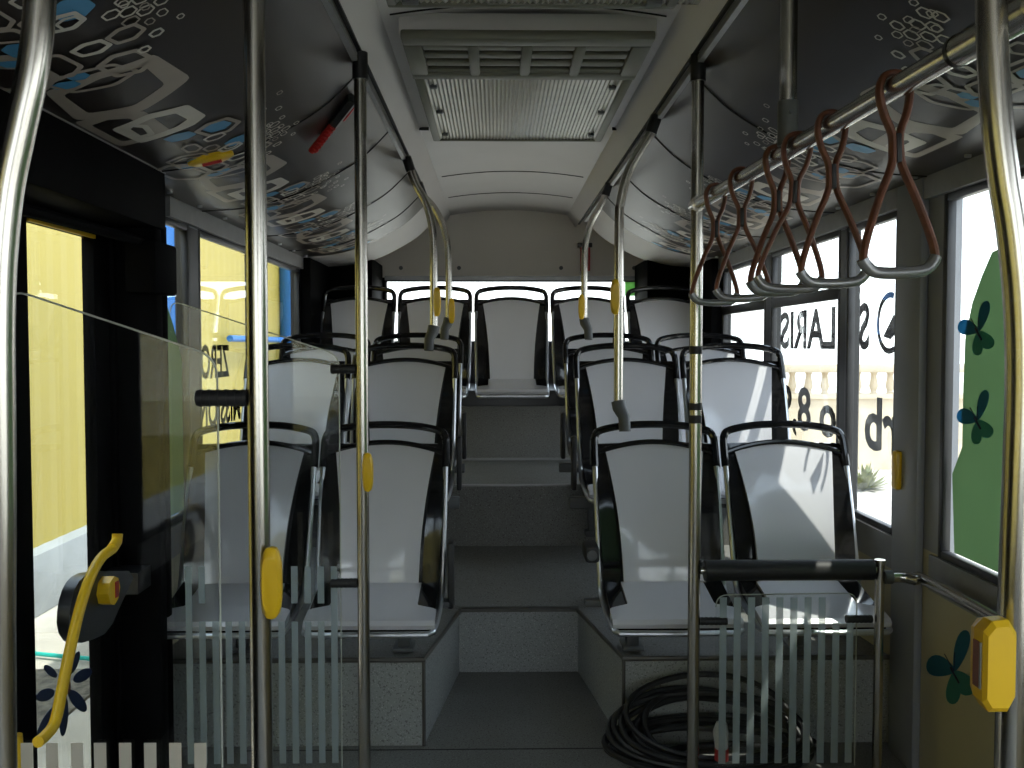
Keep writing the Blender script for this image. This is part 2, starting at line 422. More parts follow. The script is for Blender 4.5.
MOTIF = [  # (s from wall, y, width s, length y, ring thickness or 0 = filled, material, skew)
    (0.30, 0.41, 0.075, 0.07, 0, 'blue', 0.1), (0.395, 0.44, 0.105, 0.13, 0.013, 'beige', 0.2),
    (0.395, 0.43, 0.065, 0.075, 0, 'blue', 0.2), (0.365, 0.50, 0.06, 0.055, 0.007, 'pale', 0), (0.375, 0.62, 0.045, 0.05, 0.006, 'pale', 0),
    (0.29, 0.53, 0.05, 0.085, 0.008, 'beige', 0), (0.33, 0.58, 0.045, 0.06, 0.007, 'beige', 0), (0.36, -0.25, 0.07, 0.065, 0.010, 'pale', 0.1),
    (0.43, -0.25, 0.07, 0.07, 0.009, 'beige', 0.1), (0.37, -0.38, 0.07, 0.07, 0.010, 'pale', 0), (0.245, -0.115, 0.055, 0.045, 0, 'blue', 0.1),
    (0.285, -0.145, 0.04, 0.045, 0, 'blue', 0.1), (0.40, -0.41, 0.07, 0.08, 0, 'blue', 0), (0.30, -0.11, 0.16, 0.13, 0.010, 'beige', 0.2),
    (0.27, -0.22, 0.09, 0.14, 0.010, 'beige', 0.1), (0.38, -0.13, 0.10, 0.13, 0.012, 'beige', 0.1), (0.25, -0.36, 0.12, 0.16, 0.010, 'beige', 0.1),
    (0.473, -0.20, 0.030, 0.032, 0.005, 'pale', 0), (0.43, -0.16, 0.027, 0.030, 0.005, 'pale', 0),
    (0.44, -0.34, 0.034, 0.036, 0.004, 'pale', 0), (0.475, -0.36, 0.034, 0.036, 0.004, 'pale', 0), (0.465, -0.32, 0.034, 0.036, 0.004, 'pale', 0),
    (0.50, -0.34, 0.034, 0.036, 0.004, 'pale', 0), (0.49, -0.295, 0.034, 0.036, 0.004, 'pale', 0), (0.455, -0.285, 0.034, 0.036, 0.004, 'beige', 0),
    (0.51, -0.39, 0.034, 0.036, 0.004, 'pale', 0), (0.525, -0.30, 0.030, 0.034, 0.004, 'pale', 0), (0.485, -0.405, 0.034, 0.036, 0.004, 'pale', 0),
    (0.19, 0.76, 0.14, 0.24, 0.015, 'beige', 0.1), (0.26, 0.66, 0.045, 0.07, 0, 'blue', 0), (0.215, 0.70, 0.05, 0.08, 0, 'blue', 0), (0.24, 0.68, 0.10, 0.15, 0.007, 'beige', 0),
    (0.515, 0.47, 0.022, 0.03, 0.003, 'pale', 0), (0.55, 0.52, 0.020, 0.028, 0.003, 'pale', 0), (0.58, 0.42, 0.018, 0.025, 0.003, 'beige', 0),
    (0.50, 0.60, 0.022, 0.03, 0.003, 'pale', 0), (0.52, 0.66, 0.020, 0.03, 0.003, 'pale', 0), (0.495, 0.68, 0.020, 0.03, 0.003, 'beige', 0),
    (0.51, 0.73, 0.022, 0.03, 0.003, 'pale', 0), (0.56, 0.70, 0.018, 0.025, 0.003, 'pale', 0), (0.47, 0.64, 0.020, 0.028, 0.003, 'pale', 0),
    (0.48, 0.74, 0.020, 0.028, 0.003, 'beige', 0), (0.54, 0.60, 0.018, 0.025, 0.003, 'pale', 0), (0.53, 0.78, 0.016, 0.022, 0.003, 'pale', 0),
]
OUTLINES = [  # larger printed outlines: outer and inner corners as (s, y)
    ([(0.194, -0.10), (0.160, 0.118), (0.303, 0.150), (0.450, 0.070), (0.435, -0.118), (0.31, -0.135)], [(0.215, -0.062), (0.205, 0.080), (0.300, 0.100), (0.396, 0.044), (0.400, -0.085), (0.311, -0.100)], 'beige'),
    ([(0.150, 0.13), (0.150, 0.39), (0.300, 0.35), (0.305, 0.15), (0.22, 0.11)], [(0.172, 0.17), (0.174, 0.345), (0.255, 0.33), (0.262, 0.175), (0.22, 0.15)], 'beige'),
    ([(0.195, 0.225), (0.205, 0.385), (0.356, 0.355), (0.400, 0.322), (0.392, 0.205), (0.302, 0.178)], [(0.232, 0.245), (0.230, 0.345), (0.320, 0.325), (0.358, 0.300), (0.352, 0.232), (0.298, 0.215)], 'pale'),
    ([(0.215, 0.235), (0.215, 0.345), (0.262, 0.335), (0.275, 0.25), (0.245, 0.215)], [(0.228, 0.255), (0.226, 0.32), (0.250, 0.315), (0.257, 0.262), (0.243, 0.24)], 'pale'),
]
def soften(pl, n_out=8):
    out = []; m = len(pl)
    for i in range(m):
        p0, p1, p2 = Vector(pl[i - 1]), Vector(pl[i]), Vector(pl[(i + 1) % m])
        a = p1.lerp(p0, 0.10); c = p1.lerp(p2, 0.10); e = p2.lerp(p1, 0.10)
        for k in range(3):
            t = k / 2; out.append((1 - t) ** 2 * a + 2 * t * (1 - t) * p1 + t * t * c)
        for k in range(1, 6): out.append(c.lerp(e, k / 6))
    return out
SEAMS = [0.75, 2.75, 3.50, 4.30, 4.95]
def cove(side, name, ends, motifs):
    b = MB(); NS = len(prof) - 1
    def strip(m, y0, y1, ny):
        b.use(m); b.grid(lambda u, v: cove_pt(u * SL, y0 + (y1 - y0) * v, side), 30, ny)
    strip('cove', YF, 5.30, 20); strip('ceil', 5.30, 5.98, 4)
    for (my, sc, sl) in motifs:
        for k, (po, pi_, mm) in enumerate(OUTLINES):
            A0 = soften(po); B0 = soften(pi_)
            if my + max(p[1] for p in po) * sl > 5.28: continue
            b.use(mm); off = 0.0008 + 0.0003 * k
            loops = [A0, [(p + q) / 2 for p, q in zip(A0, B0)], B0]; n = len(A0)
            VV = [[b.bm.verts.new(cove_pt(p[0], my + p[1] * sl, side, off)) for p in lp] for lp in loops]
            for A, B in zip(VV[:-1], VV[1:]):
                for i in range(n): b.face([A[i], A[(i + 1) % n], B[(i + 1) % n], B[i]])
        for (cs, cy, w, l, th, mm, sk) in MOTIF:
            if w == 0: continue
            cyy = my + cy * sl
            if cyy + l * sl * 0.6 > 5.29: continue
            cs_ = cs * sc
            W_, L_ = w * sc, l * sl
            if cs_ + W_ * 0.55 > SL - 0.02: continue
            k = MOTIF.index((cs, cy, w, l, th, mm, sk))
            off = 0.0022 + 0.0002 * (k % 10)
            outer = hexshape(cs_, cyy, W_, L_, sk); n = len(outer)
            b.use(mm)
            if th:
                q = th * sc
                inner = hexshape(cs_, cyy, W_ - 2 * q, L_ - 2 * q * 1.4 * sl / sc, sk)
                loops = [outer, [tuple((Vector(a) + Vector(c)) / 2) for a, c in zip(outer, inner)], inner]
            else:
                c = (cs_, cyy); loops = [[(c[0] + (p[0] - c[0]) * f, c[1] + (p[1] - c[1]) * f) for p in outer] for f in (1, 0.66, 0.33, 0.02)]
            VV = [[b.bm.verts.new(cove_pt(max(0.004, p[0]), p[1], side, off)) for p in lp] for lp in loops]
            for A, B in zip(VV[:-1], VV[1:]):
                for i in range(n): b.face([A[i], A[(i + 1) % n], B[(i + 1) % n], B[i]])
    for y in SEAMS:
        b.use('seam').tube([cove_pt(i / 24 * SL, y, side, 0.0) for i in range(25)], 0.0035, 6)
    y = 0.9
    while y < 5.3:
        p = cove_pt(0.05, y, side, 0.0); q = cove_pt(0.05, y, side, 0.007)
        b.use('chrome').tube([p, q], 0.009, 10); y += 0.31
    # aluminium strip and shadow gap next to the ceiling channel
    x0, x1 = sorted((side * 0.474, side * 0.490)); b.use('greymet').box(x0, x1, YF, 6.0, 2.092, 2.112)
    x0, x1 = sorted((side * 0.463, side * 0.474)); b.use('seam').box(x0, x1, YF, 6.3, 2.116, 2.14)
    o = b.build(name, norm=False); structure(o)['label'] = 'dark curved lining with printed outline pattern above the %s windows' % ('left' if side < 0 else 'right')
    return o
cove(-1, 'ceiling_left', None, [(0.05, 1, 1), (1.04, 1, 1), (2.03, 1, 1), (3.0, 1, 0.9), (3.72, 1, 0.8), (4.40, 1, 0.75), (4.95, 1, 0.6)])
cove(1, 'ceiling_right', None, [(0.15, 1, 1), (1.14, 1, 1), (2.14, 1, 1), (3.05, 1, 0.9), (3.77, 1, 0.8), (4.44, 1, 0.75), (4.98, 1, 0.6)])
# cove end curtain: closes the space above the cove at the rear
b = MB()
for side in (-1, 1):
    b.prism([(side * 0.48, 2.35)] + [(side * p[0], p[1]) for p in prof[::-1]] + [(side * HW, 2.35)], 'y', 5.98, 6.0)
structure(b.build('trim_7', 'ceilwarm', smooth=False))
# centre ceiling with side channels
b = MB()
def ceil_pt(u, y):
    x = -0.405 + 0.81 * u; return Vector((x, y, 2.205 + 0.035 * (1 - (x / 0.405) ** 2)))
b.use('ceil').grid(lambda u, v: ceil_pt(u, YF + (YR - YF) * v), 16, 30)
for s in (-1, 1):
    b.use('ceil').grid(lambda u, v: Vector((s * (0.405 + 0.008 * u), YF + (YR - YF) * v, 2.205 - 0.012 * u)), 1, 8)
    b.grid(lambda u, v: Vector((s * (0.413 + 0.050 * u), YF + (YR - YF) * v, 2.193 - 0.070 * u)), 1, 8)
for y in (2.60, 5.05, 5.75):
    b.use('seam').tube([ceil_pt(0.03 + 0.94 * i / 16, y) + Vector((0, 0, -0.0005)) for i in range(17)], 0.0035, 6)
b.use('seam')
for px, py in ((424, 129), (617, 129)):
    p = P(px, py, Z=2.20); b.box(p.x - 0.02, p.x + 0.02, p.y - 0.004, p.y + 0.004, 2.195, 2.207)
structure(b.build('ceiling', norm=False))
b = MB(); b.box(-1.3, 1.3, YF - 0.1, YR + 0.1, 2.35, 2.42); structure(b.build('trim_8', 'ceil', smooth=False))['label'] = 'bus roof'

# door header box and black lining by the door (left)
b = MB(); b.use('black_wall').box(-HW, -1.062, 0.9, 2.78, 1.64, 1.812, 0.004); b.use('greymet').box(-1.075, -1.060, 0.9, 2.78, 1.805, 1.822)
b.use('black_wall')
b.box(-HW, -1.07, 2.72, 2.77, 0.0, 1.66, 0.008)
b.tube([(-1.12, 2.86, 0.0), (-1.12, 2.86, 1.66)], 0.03, 12)
b.box(-1.14, -1.05, 2.66, 2.84, 1.45, 1.60, 0.01)
b.tube([(-1.10, 1.2, 1.58), (-1.10, 2.8, 1.60)], 0.014, 10)
b.box(-HW, -1.185, 2.70, 3.12, 0.0, 1.73, 0.005)
structure(b.build('trim_9', 'black_wall'))['label'] = 'black door mechanism housing and post beside the door'

# windows
def wline(side, Y, Z): return Vector((side * HW, Y, Z))
wcount = [0]
def window(side, y0, y1, bar=None, z0=ZS, z1=ZH):
    wcount[0] += 1
    s = side; x = s * (HW + 0.02)
    g = MB(); xa, xb = sorted((x, x + s * 0.005)); g.box(xa, xb, y0, y1, z0, z1)
    go = structure(g.build('window_%d' % wcount[0], 'glass', smooth=False))
    f = MB(); xa, xb = sorted((s * (HW - 0.001), s * (HW + 0.025))); t = 0.016
    f.box(xa, xb, y0 - 0.01, y0 + t, z0 - 0.01, z1 + 0.01, 0.003); f.box(xa, xb, y1 - t, y1 + 0.01, z0 - 0.01, z1 + 0.01, 0.003)
    f.box(xa, xb, y0, y1, z0 - 0.01, z0 + t, 0.003); f.box(xa, xb, y0, y1, z1 - t, z1 + 0.01, 0.003)
    if bar: f.box(xa, xb, y0, y1, bar - 0.022, bar + 0.022, 0.003)
    f.build('window_frame', 'frame', go)
    return go
WR = [window(1, a, c, bar=1.50 if i in (3, 4) else None) for i, (a, c) in enumerate(WIN_R)]
WL = [window(-1, a, c) for i, (a, c) in enumerate(WIN_L)]
# rear window
b = MB(); b.box(-0.86, 0.90, YR + 0.01, YR + 0.016, 1.335, 1.775); rw = structure(b.build('window_10', 'glass', smooth=False))
b = MB(); b.box(-0.86, 0.90, YR - 0.01, YR + 0.012, 1.745, 1.758); b.box(-0.86, -0.845, YR - 0.01, YR + 0.012, 1.335, 1.758); b.box(0.885, 0.90, YR - 0.01, YR + 0.012, 1.335, 1.758)
b.build('window_frame', 'frame', rw, smooth=False)
b = MB(); a = P(625, 281, Y=YR - 0.005); c = P(636, 296, Y=YR - 0.005); b.box(a.x, c.x, YR - 0.004, YR - 0.001, c.z, a.z); tag(b.build('sticker', 'greenlight', rw, smooth=False), 'small green sticker in the corner of the rear window')

# lettering on the windows, applied outside and so reversed from in here
def lettering(side, body, height, y_start, z_base, parent, mname, y_end=None, bold=0):
    """text reads correctly from outside; y_start = Y of its first letter"""
    tb = text_bm(body, height)
    xs = [v.co.x for v in tb.verts]; w = max(xs) - min(xs); x0 = min(xs)
    sc = abs(y_end - y_start) / w if y_end is not None else 1
    dirn = -1 if False else (1 if side > 0 else -1)   # right wall: first letter nearest the front, runs to the rear
    b = MB(); b.use(mname)
    X = side * (HW + 0.0275)
    mp = {v: b.bm.verts.new((X + v.co.z, y_start + dirn * (v.co.x - x0) * sc, z_base + v.co.y)) for v in tb.verts}
    for f in tb.faces: b.face([mp[v] for v in f.verts])
    tb.free()
    return b.build('lettering', parent=parent, smooth=False)
def wy(px, side): return P(px, 346, X=side * (HW + 0.0275)).y
def wz(px, py, side): return P(px, py, X=side * (HW + 0.0275)).z
lh = wz(860, 302, 1) - wz(860, 346, 1)
lettering(1, 'S', lh, wy(869, 1), wz(862, 348, 1), WR[2], 'letter', wy(859, 1))
lettering(1, 'LARIS', lh, wy(835, 1), wz(862, 348, 1), WR[3], 'letter', wy(780.5, 1))
lettering(1, 'rb', lh * 1.12, wy(899, 1), wz(880, 450, 1), WR[2], 'letter', wy(866, 1))
lettering(1, 'o 8,9', lh * 1.12, wy(837, 1), wz(880, 450, 1), WR[3], 'letter', wy(781, 1))
# round emblem beside the lettering
cz, cy = wz(889, 323, 1), wy(889, 1)
b = MB(); b.use('letter'); X = HW + 0.0275
def rp(r, a): return (cy + r * math.cos(a), cz + r * math.sin(a))
for k in range(32):
    a0, a1 = -2.0 + 3.9 * k / 32, -2.0 + 3.9 * (k + 1) / 32
    b.prism([rp(0.104, a0), rp(0.104, a1), rp(0.084, a1), rp(0.084, a0)], 'x', X, X + 0.0012)
b.prism([(cy - 0.035, cz + 0.030), (cy + 0.050, cz - 0.045), (cy - 0.01, cz - 0.055), (cy - 0.06, cz - 0.03)], 'x', X, X + 0.0012)
tag(b.build('emblem', parent=WR[2], smooth=False), 'round dark ring emblem on the glass')
lz = wz(215, 345, -1) - wz(215, 377, -1)
lettering(-1, 'ZERO', lz, wy(229, -1), wz(215, 377, -1), WL[2], 'letterdark', wy(200.5, -1))
lettering(-1, 'EMISSION', lz * 0.95, wy(244, -1), wz(215, 425, -1), WL[2], 'letterdark', wy(198, -1))

# green hill film and butterflies on the windows
def onwall(pts, side, off): return [(P(x, y, X=side * (HW + off)).y, P(x, y, X=side * (HW + off)).z) for x, y in pts]
hill = onwall([(952, 474), (962, 447), (963, 391), (965, 338), (972, 303), (982, 275), (992, 252)], 1, 0.018)
b = MB(); b.use('green')
poly = hill + [(2.36, 1.56), (2.25, 1.64), (1.9, 1.69), (1.5, 1.66), (1.1, 1.5), (0.93, 1.3), (0.93, 0.71), (2.618, 0.71)]
b.prism(poly, 'x', HW + 0.0185, HW + 0.0195)
tag(b.build('hill_film', parent=WR[1], smooth=False), 'green hill shaped film on the glass')
hl = [(3.15, 1.50), (3.20, 1.47), (3.28, 1.38), (3.37, 1.25), (3.37, 0.71), (3.15, 0.71)]
b = MB(); b.use('green').prism(hl, 'x', -HW - 0.0195, -HW - 0.0185); tag(b.build('hill_film', parent=WL[1], smooth=False), 'green hill shaped film on the glass')
def butterfly(name, cx, cy_, size, side, X, parent, flip=1):
    """four wings + body, drawn around a pixel centre at photo size"""
    def wing(ang, L, wd, o):
        out = []
        for k in range(20):
            t = 2 * PI * k / 20; u = 0.5 + 0.5 * math.cos(t); v = 0.5 * math.sin(t) * (0.6 + 0.7 * u)
            x = L * u; y = wd * v
            out.append((cx + (x * math.cos(ang) - y * math.sin(ang)) * size, cy_ - (x * math.sin(ang) + y * math.cos(ang)) * size))
        return [(P(a, c, X=X).y, P(a, c, X=X).z) for a, c in out]
    b = MB(); d = -0.001 * side
    b.use('butterfly').prism(wing(1.30, 1.25, 0.40, 0), 'x', X, X + d)
    b.prism(wing(2.85, 0.85, 0.62, 0), 'x', X + d, X + 2 * d)
    b.use('butterfly2').prism(wing(-0.9, 0.85, 0.55, 0), 'x', X + d, X + 2 * d)
    b.prism(wing(-1.65, 0.98, 0.42, 0), 'x', X, X + d)
    b.use('petal')
    a = P(cx, cy_, X=X); 
    for (dx, dy) in ((-0.28, 0.5), (0.02, 0.55)):
        q = P(cx + dx * size, cy_ - dy * size, X=X); b.tube([a + Vector((d * 3, 0, 0)), q + Vector((d * 3, 0, 0))], 0.0012, 6)
    q = P(cx - 0.1 * size, cy_ - 0.1 * size, X=X); q2 = P(cx + 0.15 * size, cy_ + 0.35 * size, X=X)
    b.tube([q + Vector((d * 3, 0, 0)), q2 + Vector((d * 3, 0, 0))], 0.003, 6)
    return b.build(name, parent=parent, smooth=False)
butterfly('butterfly_film', 979, 331, 25, 1, HW + 0.0165, WR[1])
butterfly('butterfly_film', 978, 420, 25, 1, HW + 0.0165, WR[1])
wall_bf = butterfly('butterfly_sticker', 955, 671, 34, 1, HW - 0.001, None)
tag(wall_bf, 'blue and teal butterfly sticker on the cream panel below the right window', 'sticker')

# door, two leaves with glass
def leaf(name, y0, y1, gy0, gy1, label):
    x0, x1 = -HW - 0.035, -HW + 0.0
    b = MB(); b.box(x0, x1, y0, gy0, 0.01, 1.75, 0.004); b.box(x0, x1, gy1, y1, 0.01, 1.75, 0.004)
    b.box(x0, x1, gy0, gy1, 0.01, 0.09, 0.004); b.box(x0, x1, gy0, gy1, 1.60, 1.75, 0.004)
    d = structure(b.build(name, 'black_wall'), label)
    b = MB(); b.box(-HW - 0.02, -HW - 0.014, gy0, gy1, 0.09, 1.60); b.build('door_glass', 'glass', d, smooth=False)
    b = MB(); b.box(x1 - 0.001, x1 + 0.006, gy0, gy1, 1.596, 1.606); b.build('door_trim', 'yellow', d, smooth=False)
    return d
d1 = leaf('door_1', 1.41, 2.04, 1.52, 1.96, 'front leaf of the glazed black door')
d2 = leaf('door_2', 2.05, 2.70, 2.24, 2.605, 'rear leaf of the glazed black door with dark blue daisy film')
Xd = -HW - 0.012
def pd(x, y): p = P(x, y, X=Xd); return (p.y, p.z)
b = MB(); cxp, cyp = 187 / 2.844, 498 + 535 / 2.844
for (ex, ey, ln, wd) in ((143, 493, 48, 22), (212, 468, 68, 20), (234, 505, 60, 32), (220, 577, 76, 34), (181, 622, 112, 24), (128, 560, 56, 34), (130, 635, 92, 22)):
    ax, ay = ex / 2.844, 498 + ey / 2.844
    an = math.atan2(ay - cyp, ax - cxp); l2, w2 = ln / 2.844 / 2, wd / 2.844 / 2
    b.use('petal').prism([pd(ax + l2 * math.cos(t) * math.cos(an) - w2 * math.sin(t) * math.sin(an), ay + l2 * math.cos(t) * math.sin(an) + w2 * math.sin(t) * math.cos(an)) for t in [2 * PI * k / 18 for k in range(18)]], 'x', Xd, Xd + 0.001)
b.use('brown').prism([pd(cxp + 4.5 * math.cos(t), cyp + 8.5 * math.sin(t)) for t in [2 * PI * k / 16 for k in range(16)]], 'x', Xd + 0.001, Xd + 0.002)
tag(b.build('daisy_film', parent=d2, smooth=False), 'dark blue daisy film with brown centre')
# yellow grab handle of the rear leaf
b = MB(); pts = [P(x, y, X=-1.06) for x, y in ((117, 541), (112, 549), (101, 558), (90, 578), (80, 608), (70, 650), (62, 690), (55, 722), (46, 735), (38, 742))]
b.tube(smoothpath(pts, 5), 0.0125, 12)
b.tube([pts[0] + Vector((0, 0.004, 0.018)), pts[0], pts[1]], 0.016, 12, flat=0.8)
hb = b.build('door_handle', 'yellow', d2); tag(hb, 'curved yellow grab handle')
b = MB(); pts = [P(x, y, X=-1.15) for x, y in ((14, 790), (17, 768), (18, 748), (17, 735))]
b.tube(smoothpath(pts, 5), 0.011, 12); b.build('door_handle', 'yellow', d1)

b = MB(); b.use('black')
pl = [(67, 630), (68, 605), (74, 585), (84, 574), (100, 571), (135, 571), (122, 598), (107, 632), (90, 640), (76, 644)]
b.prism(rounded_poly([(P(x, y, X=-1.10).y, P(x, y, X=-1.10).z) for x, y in pl]), 'x', -1.125, -1.095)
b.box(-HW, -1.10, 2.62, 2.72, 0.60, 0.66)
pad = b.build('door_release_box'); tag(pad, 'black rounded release housing with yellow turn knob beside the door handle', 'door release')
b = MB(); c = P(108.5, 590.5, X=-1.08); b.tube([(-1.095, c.y, c.z), (-1.065, c.y, c.z)], 0.037, 8)
kn = b.build('turn_knob', 'yellow', pad); 
b = MB(); b.box(-1.065, -1.062, c.y + 0.004, c.y + 0.022, c.z - 0.02, c.z + 0.02); b.build('arrow_mark', 'red', kn, smooth=False)

# ================================================================ SEATS
def make_seat():
    root = empty('bus_seat')
    tag(root, None, 'seat', 'white and black moulded passenger seats')
    HB = 0.47
    def yb(v): return 0.005 + 0.06 * v + 0.13 * v * v
    def wing(x): return -0.030 * min(1.0, abs(x) / 0.2) ** 2.5
    def half(v): return 0.195 + 0.012 * math.sin(PI * v * 0.6)
    b = MB()      # black moulded shell: back wings and base
    b.sheet(lambda u, v: Vector(((2 * u - 1) * half(v), yb(v) + wing((2 * u - 1) * half(v)) + 0.004, HB * v - 0.005)), 16, 12,
            lambda u, v: Vector(((2 * u - 1) * half(v), yb(v) + wing((2 * u - 1) * half(v)) + 0.028, HB * v - 0.005)))
    b.sheet(lambda u, v: Vector(((2 * u - 1) * 0.197, -0.285 + 0.31 * v, 0.006 - 0.040 * (1 - v) + 0.030 * abs(2 * u - 1) ** 3 * v)), 14, 8,
            lambda u, v: Vector(((2 * u - 1) * 0.197, -0.285 + 0.31 * v, -0.026 - 0.036 * (1 - v))))
    b.build('seat_shell', 'black_gloss', root)
    b = MB()      # white back pad
    def ph(v): return 0.128 + 0.046 * v - 0.010 * math.sin(PI * v)
    def arch(u): return 0.016 * (1 - (2 * u - 1) ** 2)
    b.sheet(lambda u, v: Vector(((2 * u - 1) * ph(v), yb(v) + wing((2 * u - 1) * ph(v)) - 0.012, 0.012 + (HB - 0.028) * v + arch(u) * v)), 14, 14,
            lambda u, v: Vector(((2 * u - 1) * ph(v), yb(v) + wing((2 * u - 1) * ph(v)) + 0.006, 0.012 + (HB - 0.028) * v + arch(u) * v)))
    b.build('back_pad', 'white', root)
    b = MB()      # white seat pad, widening to the front edge
    def sh(v): return 0.200 if v < 0.32 else (0.200 - 0.062 * min(1, (v - 0.32) / 0.10))
    def zt(v): return 0.020 - 0.048 * (1 - v) + (-0.010 if v < 0.04 else 0)
    b.sheet(lambda u, v: Vector(((2 * u - 1) * sh(v), -0.30 + 0.29 * v, zt(v))), 12, 24,
            lambda u, v: Vector(((2 * u - 1) * sh(v), -0.295 + 0.285 * v, -0.006 - 0.046 * (1 - v))))
    b.build('seat_pad', 'white', root)
    b = MB()      # continuous metal tube
    side = lambda s: [(s * 0.195, -0.295, -0.060), (s * 0.203, -0.20, -0.046), (s * 0.206, -0.05, -0.018), (s * 0.207, -0.010, 0.02), (s * 0.209, 0.02, 0.10), (s * 0.211, 0.07, 0.25), (s * 0.212, 0.125, 0.40)]
    L = smoothpath(side(-1)[::-1], 5); R_ = smoothpath(side(1), 5)
    b.tube(L + [Vector((-0.182, -0.310, -0.062)), Vector((0, -0.314, -0.062)), Vector((0.182, -0.310, -0.062))] + R_, 0.0095, 10)
    b.build('seat_frame', 'chrome', root)
    b = MB()      # black top handle with lower bar
    hp = [(-0.212, 0.122, 0.39), (-0.212, 0.15, 0.455), (-0.208, 0.165, 0.492), (-0.185, 0.175, 0.513), (-0.10, 0.19, 0.528), (0, 0.195, 0.532),
          (0.10, 0.19, 0.528), (0.185, 0.175, 0.513), (0.208, 0.165, 0.492), (0.212, 0.15, 0.455), (0.212, 0.122, 0.39)]
    b.tube(smoothpath(hp, 5), 0.0135, 10)
    b.tube([Vector((0.205 * t, 0.150 + 0.03 * (1 - t * t), 0.435 + 0.036 * (1 - t * t))) for t in [k / 8 - 1 for k in range(17)]], 0.0095, 8)
    b.build('top_handle', 'black_gloss', root)
    b = MB(); b.box(-0.02, 0.02, -0.10, -0.04, -0.19, -0.04, 0.004); b.box(-0.035, 0.035, -0.12, -0.02, -0.20, -0.188, 0.003); b.box(-0.16, 0.16, -0.11, -0.06, -0.055, -0.035, 0.003)
    b.build('pedestal', 'greyplast', root)
    return root
seat0 = make_seat(); used = [False]
XS = [(-0.932, 'beside the left windows'), (-0.477, 'left of the aisle'), (0.466, 'right of the aisle'), (0.922, 'beside the right windows')]
ROW = [(3.10, 0.490, 'front row on the podium', 1.0), (3.83, 0.770, 'second row', 1.0), (4.46, 0.822, 'third row', 1.0)]
seats = {}
for ri, (sy, sz, rn, zs) in enumerate(ROW):
    for ci, (sxx, cn) in enumerate(XS):
        s = seat0 if not used[0] else copy_tree(seat0); used[0] = True
        s.location = (sxx, sy, sz); s['label'] = 'white and black bus seat in the %s, %s' % (rn, cn); seats[(ri, ci)] = s
        foot = {0: -0.205, 1: -0.45, 2: -0.42}[ri]
        for ch in s.children:
            if ch.name.startswith('pedestal'):
                ch.scale = (1, 1, foot / -0.20 if ri else 1.0); ch.location = ((0.08 if ci == 1 else -0.10 if ci == 2 else 0), (0.06 if ri == 0 else 0.0), 0)
last = ['leftmost of the five seats in the last row', 'second from left of the five last row seats', 'middle one of the five last row seats, facing the aisle', 'second from right of the five last row seats', 'rightmost of the five seats in the last row']
for i, x in enumerate((-0.915, -0.457, 0.003, 0.463, 0.921)):
    s = copy_tree(seat0); s.location = (x, 5.50, 1.085); s.scale = (1, 1, 1.07); s['label'] = 'white and black bus seat, ' + last[i]
    for ch in s.children:
        if ch.name.startswith('pedestal'): ch.scale = (1, 1, 0.22); ch.location = (0, 0.05, 0)
# folding armrests on the aisle side
def armrest(seat, x, kind):
    b = MB()
    if kind == 'stub':
        b.use('rubber').box(x - 0.030, x + 0.018, -0.09, 0.03, 0.10, 0.155, 0.012); b.use('greyplast').tube([(x - 0.008, -0.089, 0.127), (x - 0.008, -0.095, 0.127)], 0.017, 14)
    else:
        b.use('rubber').box(x - 0.010, x + 0.010, -0.05, 0.02, -0.06, 0.16, 0.006)
    o = b.build('armrest', parent=seat); return o
armrest(seats[(0, 2)], -0.235, 'stub'); armrest(seats[(0, 1)], 0.236, 'bar')
for r in (1, 2):
    armrest(seats[(r, 2)], -0.236, 'bar'); armrest(seats[(r, 1)], 0.236, 'bar')

# ================================================================ POLES AND RAILS
R = 0.0175
def pole(name, pts, label, cat='pole', r=R, sub=8, clamp=None):
    root = MB(); root.tube(smoothpath(pts, sub) if len(pts) > 2 else pts, r, 20)
    o = root.build(name, 'steel'); tag(o, label, cat)
    if clamp:
        c = MB()
        for (p, q, rr) in clamp: c.tube([p, q], rr, 16)
        c.build('clamp', 'black', o)
    return o
def stop_button(parent, x, y, z, h=0.075, w=0.021, face=None):
    b = MB(); b.use('yellow'); ring = []
    n = 20
    for (d, k) in ((0.0, 0.86), (-0.006, 1.0), (-0.018, 1.0), (-0.026, 0.78)):
        ring.append([b.bm.verts.new((x + w * k * math.copysign(abs(math.cos(t)) ** 0.7, math.cos(t)), y + d, z + h * k * math.copysign(abs(math.sin(t)) ** 0.7, math.sin(t)))) for t in [2 * PI * i / n for i in range(n)]])
    for A, B in zip(ring[:-1], ring[1:]):
        for i in range(n): b.face([A[i], A[(i + 1) % n], B[(i + 1) % n], B[i]])
    b.face(ring[0]); b.face(ring[-1])
    return b.build('stop_button', parent=parent)
ZC = 2.115
# near left, near right bowed poles
def bowed(pix):
    pts = []
    for x, y in pix: p = P(x, y, Y=1.09); pts.append((p.x, 1.09, p.z))
    lo = pts[-1]; pts.append((lo[0], 1.09, 0.0)); return pts[::-1]
pa = pole('grab_pole', [(q[0], q[1], q[2]) for q in bowed([(40, 0), (37, 40), (31, 80), (20, 130), (8, 190), (1, 260), (-1, 340), (0, 480), (1, 768)])] + [(-0.602, 1.09, 1.80), (-0.565, 1.09, 1.90), (-0.525, 1.09, 2.0), (-0.495, 1.09, 2.09)],
          'thick bowed steel pole nearest the viewer at the left edge')
pe = pole('grab_pole', bowed([(991, -20), (991, 0), (993, 60), (997, 120), (1004, 180), (1012, 230), (1019, 300), (1021, 380), (1018, 480), (1013, 620), (1010, 768)]) + [(0.485, 1.09, 1.9), (0.478, 1.09, 2.10)],
          'thick bowed steel pole nearest the viewer at the right edge')
pb = pole('grab_pole', [(-0.487, 1.56, 0.0), (-0.487, 1.56, 2.10)], 'straight steel pole at left with large yellow stop button low down')
stop_button(pb, -0.462, 1.548, P(268, 582, Y=1.54).z, 0.060, 0.017)
